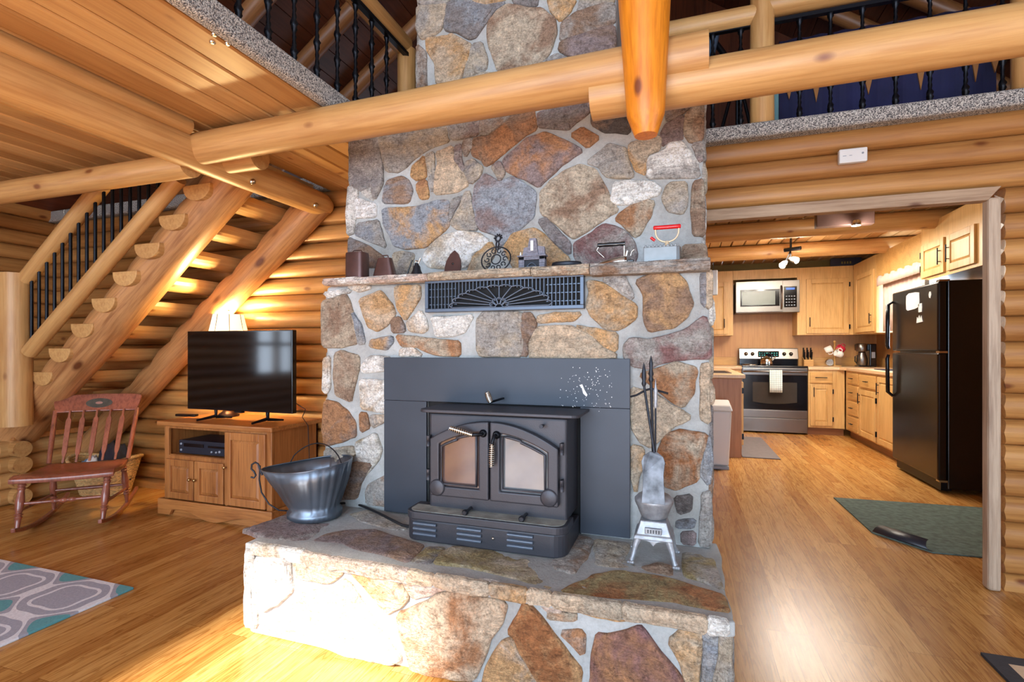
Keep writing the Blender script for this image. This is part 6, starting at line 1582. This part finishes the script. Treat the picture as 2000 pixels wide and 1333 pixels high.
b = MB(); b.tube([(.035, -.04, 1.10), (.035, -.050, 1.06), (.035, -.045, .74), (.035, -.004, .70)], [.012, .017, .017, .013], 10); b.build('door_handle', 'blk', d2)
for z in (1.127, .095, FH): b = MB(); b.box(FW-.06, FW-.005, .01, .08, z-.006, z+.010); b.build('hinge', 'chrome', t)
for nm, lb, ct, pts, x, z in (
    ('paper_note', 'white scalloped paper note on the freezer door', 'note', [(-.13, -.06), (-.10, -.075), (.05, -.07), (.13, -.055), (.135, 0), (.13, .065), (.05, .075), (-.08, .078), (-.13, .06), (-.135, 0)], .47, 1.575),
    ('magnet', 'pale jar shaped magnet low on the freezer door', 'magnet', [(-.03, -.02), (.03, -.02), (.035, .02), (.03, .055), (-.035, .05)], .62, 1.49),
    ('magnet', 'small green and white plant magnet on the freezer door', 'magnet', [(-.06, -.05), (-.05, 0), (-.03, -.02), (-.01, .015), (.01, -.02), (.03, .01), (.06, -.045)], .61, 1.43),
    ('magnet', 'small round white magnet near the top of the freezer door', 'magnet', [(.022*math.cos(k), .03*math.sin(k)) for k in range(6)], .80, 1.60)):
    b = MB(); b.prism(pts, lambda a, c, d: (a, d, c), -.004, 0); o = b.build(nm, 'white'); o.location = (1.9445, 5.83-x, z); o.rotation_euler = (0, 0, -PI/2); tag(o, lb, ct)
b = MB(); b.box(-.09, .09, -.02, .02, 0, .10); o = b.build('decorative_sign', mat('floral_tin', (190, 186, 180), .5, 0, .35, 40), bevel=.003); o.location = (2.18, 5.84-.0, 1.71); o.rotation_euler = (0, 0, -PI/2+.2); tag(o, 'small grey and white patterned tin standing on the far end of the refrigerator top', 'tin')
# trash can
tp = at(1427, 918, z=0); t = thing('trash_can', 'white plastic step trash can beside the kitchen sink counter', 'trash can', (tp.x-.135, 5.33, 0))
b = MB(); b.add([(-.12, -.09, .03), (.12, -.09, .03), (.12, .16, .03), (-.12, .16, .03), (-.145, -.115, .56), (.145, -.115, .56), (.145, .18, .56), (-.145, .18, .56)], [(0, 3, 2, 1), (4, 5, 6, 7), (0, 1, 5, 4), (1, 2, 6, 5), (2, 3, 7, 6), (3, 0, 4, 7)]); b.build('bin', 'white', t, bevel=.02, seg=3)
b = MB(); b.add([(-.155, -.13, .56), (.155, -.13, .56), (.155, .19, .56), (-.155, .19, .56), (-.135, -.10, .615), (.135, -.10, .615), (.14, .18, .645), (-.14, .18, .645)], [(0, 3, 2, 1), (4, 5, 6, 7), (0, 1, 5, 4), (1, 2, 6, 5), (2, 3, 7, 6), (3, 0, 4, 7)]); b.build('lid', 'white', t, bevel=.014, seg=3)
b = MB(); b.box(-.12, .12, -.11, .14, 0, .032); b.box(-.05, .05, -.15, -.10, .012, .03); b.build('pedal', 'lgrey', t, bevel=.004)
# ceiling lights
pl = at(1652, 424, y=4.85); t = thing('ceiling_light', 'dark wood ceiling fixture with a round lit lamp just inside the doorway', 'ceiling light', (pl.x, 4.85, 2.435), world=True)
pa, pb = at(1595, 430, y=4.85).x, at(1709, 430, y=4.85).x; z0_ = at(1650, 440, y=4.85).z
b = MB(); b.box(pa, pb, 4.85, 4.93, z0_, 2.435); b.build('mounting_board', mat('walnut_board', (96, 72, 66), .45, 0, .2, 8), t, bevel=.004)
lp = at(1672, 438, y=4.80); M['bulb'] = mat('lit_lamp', (255, 250, 235), .3, emit=(255, 246, 224), es=7)
b = MB(); b.lathe([(.028, .03), (.034, .02), (.036, -.005), (.034, -.012)], (lp.x, 4.80, lp.z), 20); b.build('lamp_housing', 'chrome', t); b = MB(); b.lathe([(.032, -.013), (.0005, -.016)], (lp.x, 4.80, lp.z), 20); b.build('bulb', 'bulb', t)
point('kitchen_lamp_a', (lp.x, 4.80, lp.z-.06), 5, (1, .93, .8), .03)
t = thing('track_light', 'black track light with two lit spot heads below the kitchen beam', 'track light', (at(1545, 490, y=6.5).x, 6.5, 2.26), world=True)
q0 = at(1545, 487, y=6.55); b = MB(); b.tube([(q0.x-.06, 6.60, q0.z), (q0.x+.09, 6.50, q0.z)], .022, 10); b.tube([(q0.x, 6.56, q0.z), (q0.x, 6.56, 2.435)], .012, 8); b.build('bracket', 'black', t)
for (u, v, dx_, dz_) in ((1530, 517, -.05, -.05), (1552, 508, .05, -.03)):
    q = at(u, v, y=6.45); b = MB(); a = Vector((q.x, 6.45, q.z)); d = Vector((dx_, -.06, dz_)).normalized(); b.tube([a+d*-.07, a+d*-.02, a+d*.03], [.016, .034, .038], 16); hd = b.build('spot_head', 'chrome', t)
    b = MB(); b.tube([a+d*.0285, a+d*.0315], .034, 16); b.build('bulb', 'bulb', hd); b = MB(); b.tube([a+d*-.06, Vector((q0.x, 6.56, q0.z))], .006, 8); b.build('arm', 'black', hd)
    point('spot', a+d*.09, 5, (1, .93, .8), .03)
b = MB(); p0, p1 = at(1622, 512, y=8.15), at(1682, 512, y=8.15); b.box(p0.x, p1.x, 8.14, 8.17, 2.297, 2.425); t = b.build('decorative_sign', mat('night_blue_board', (30, 36, 58), .5, 0, .3, 10), bevel=.003); tag(t, 'dark blue board with faint gold mark on top of the wall cabinets', 'sign')
b = MB()
for k in range(4): x = p0.x+(p1.x-p0.x)*(.35+.09*k); b.box(x, x+.018, 8.136, 8.14, 2.345, 2.375)
b.build('gold_mark', mat('dull_gold', (130, 110, 50), .5), t)
pw = at(1397, 552, y=6.9); b = MB(); b.box(pw.x-.06, pw.x+.03, 6.9, 6.95, pw.z-.16, pw.z+.16); o = b.build('hanging_box', 'lgrey', bevel=.012); tag(o, 'grey hanging box just showing beside the chimney edge in the kitchen', 'box')  # stand-in box for a grey edge of unclear use
b = MB(); b.tube([(pw.x-.02, 6.93, pw.z+.15), (pw.x-.02, 6.93, 2.435)], .004, 8); b.build('hanger', 'black', o)
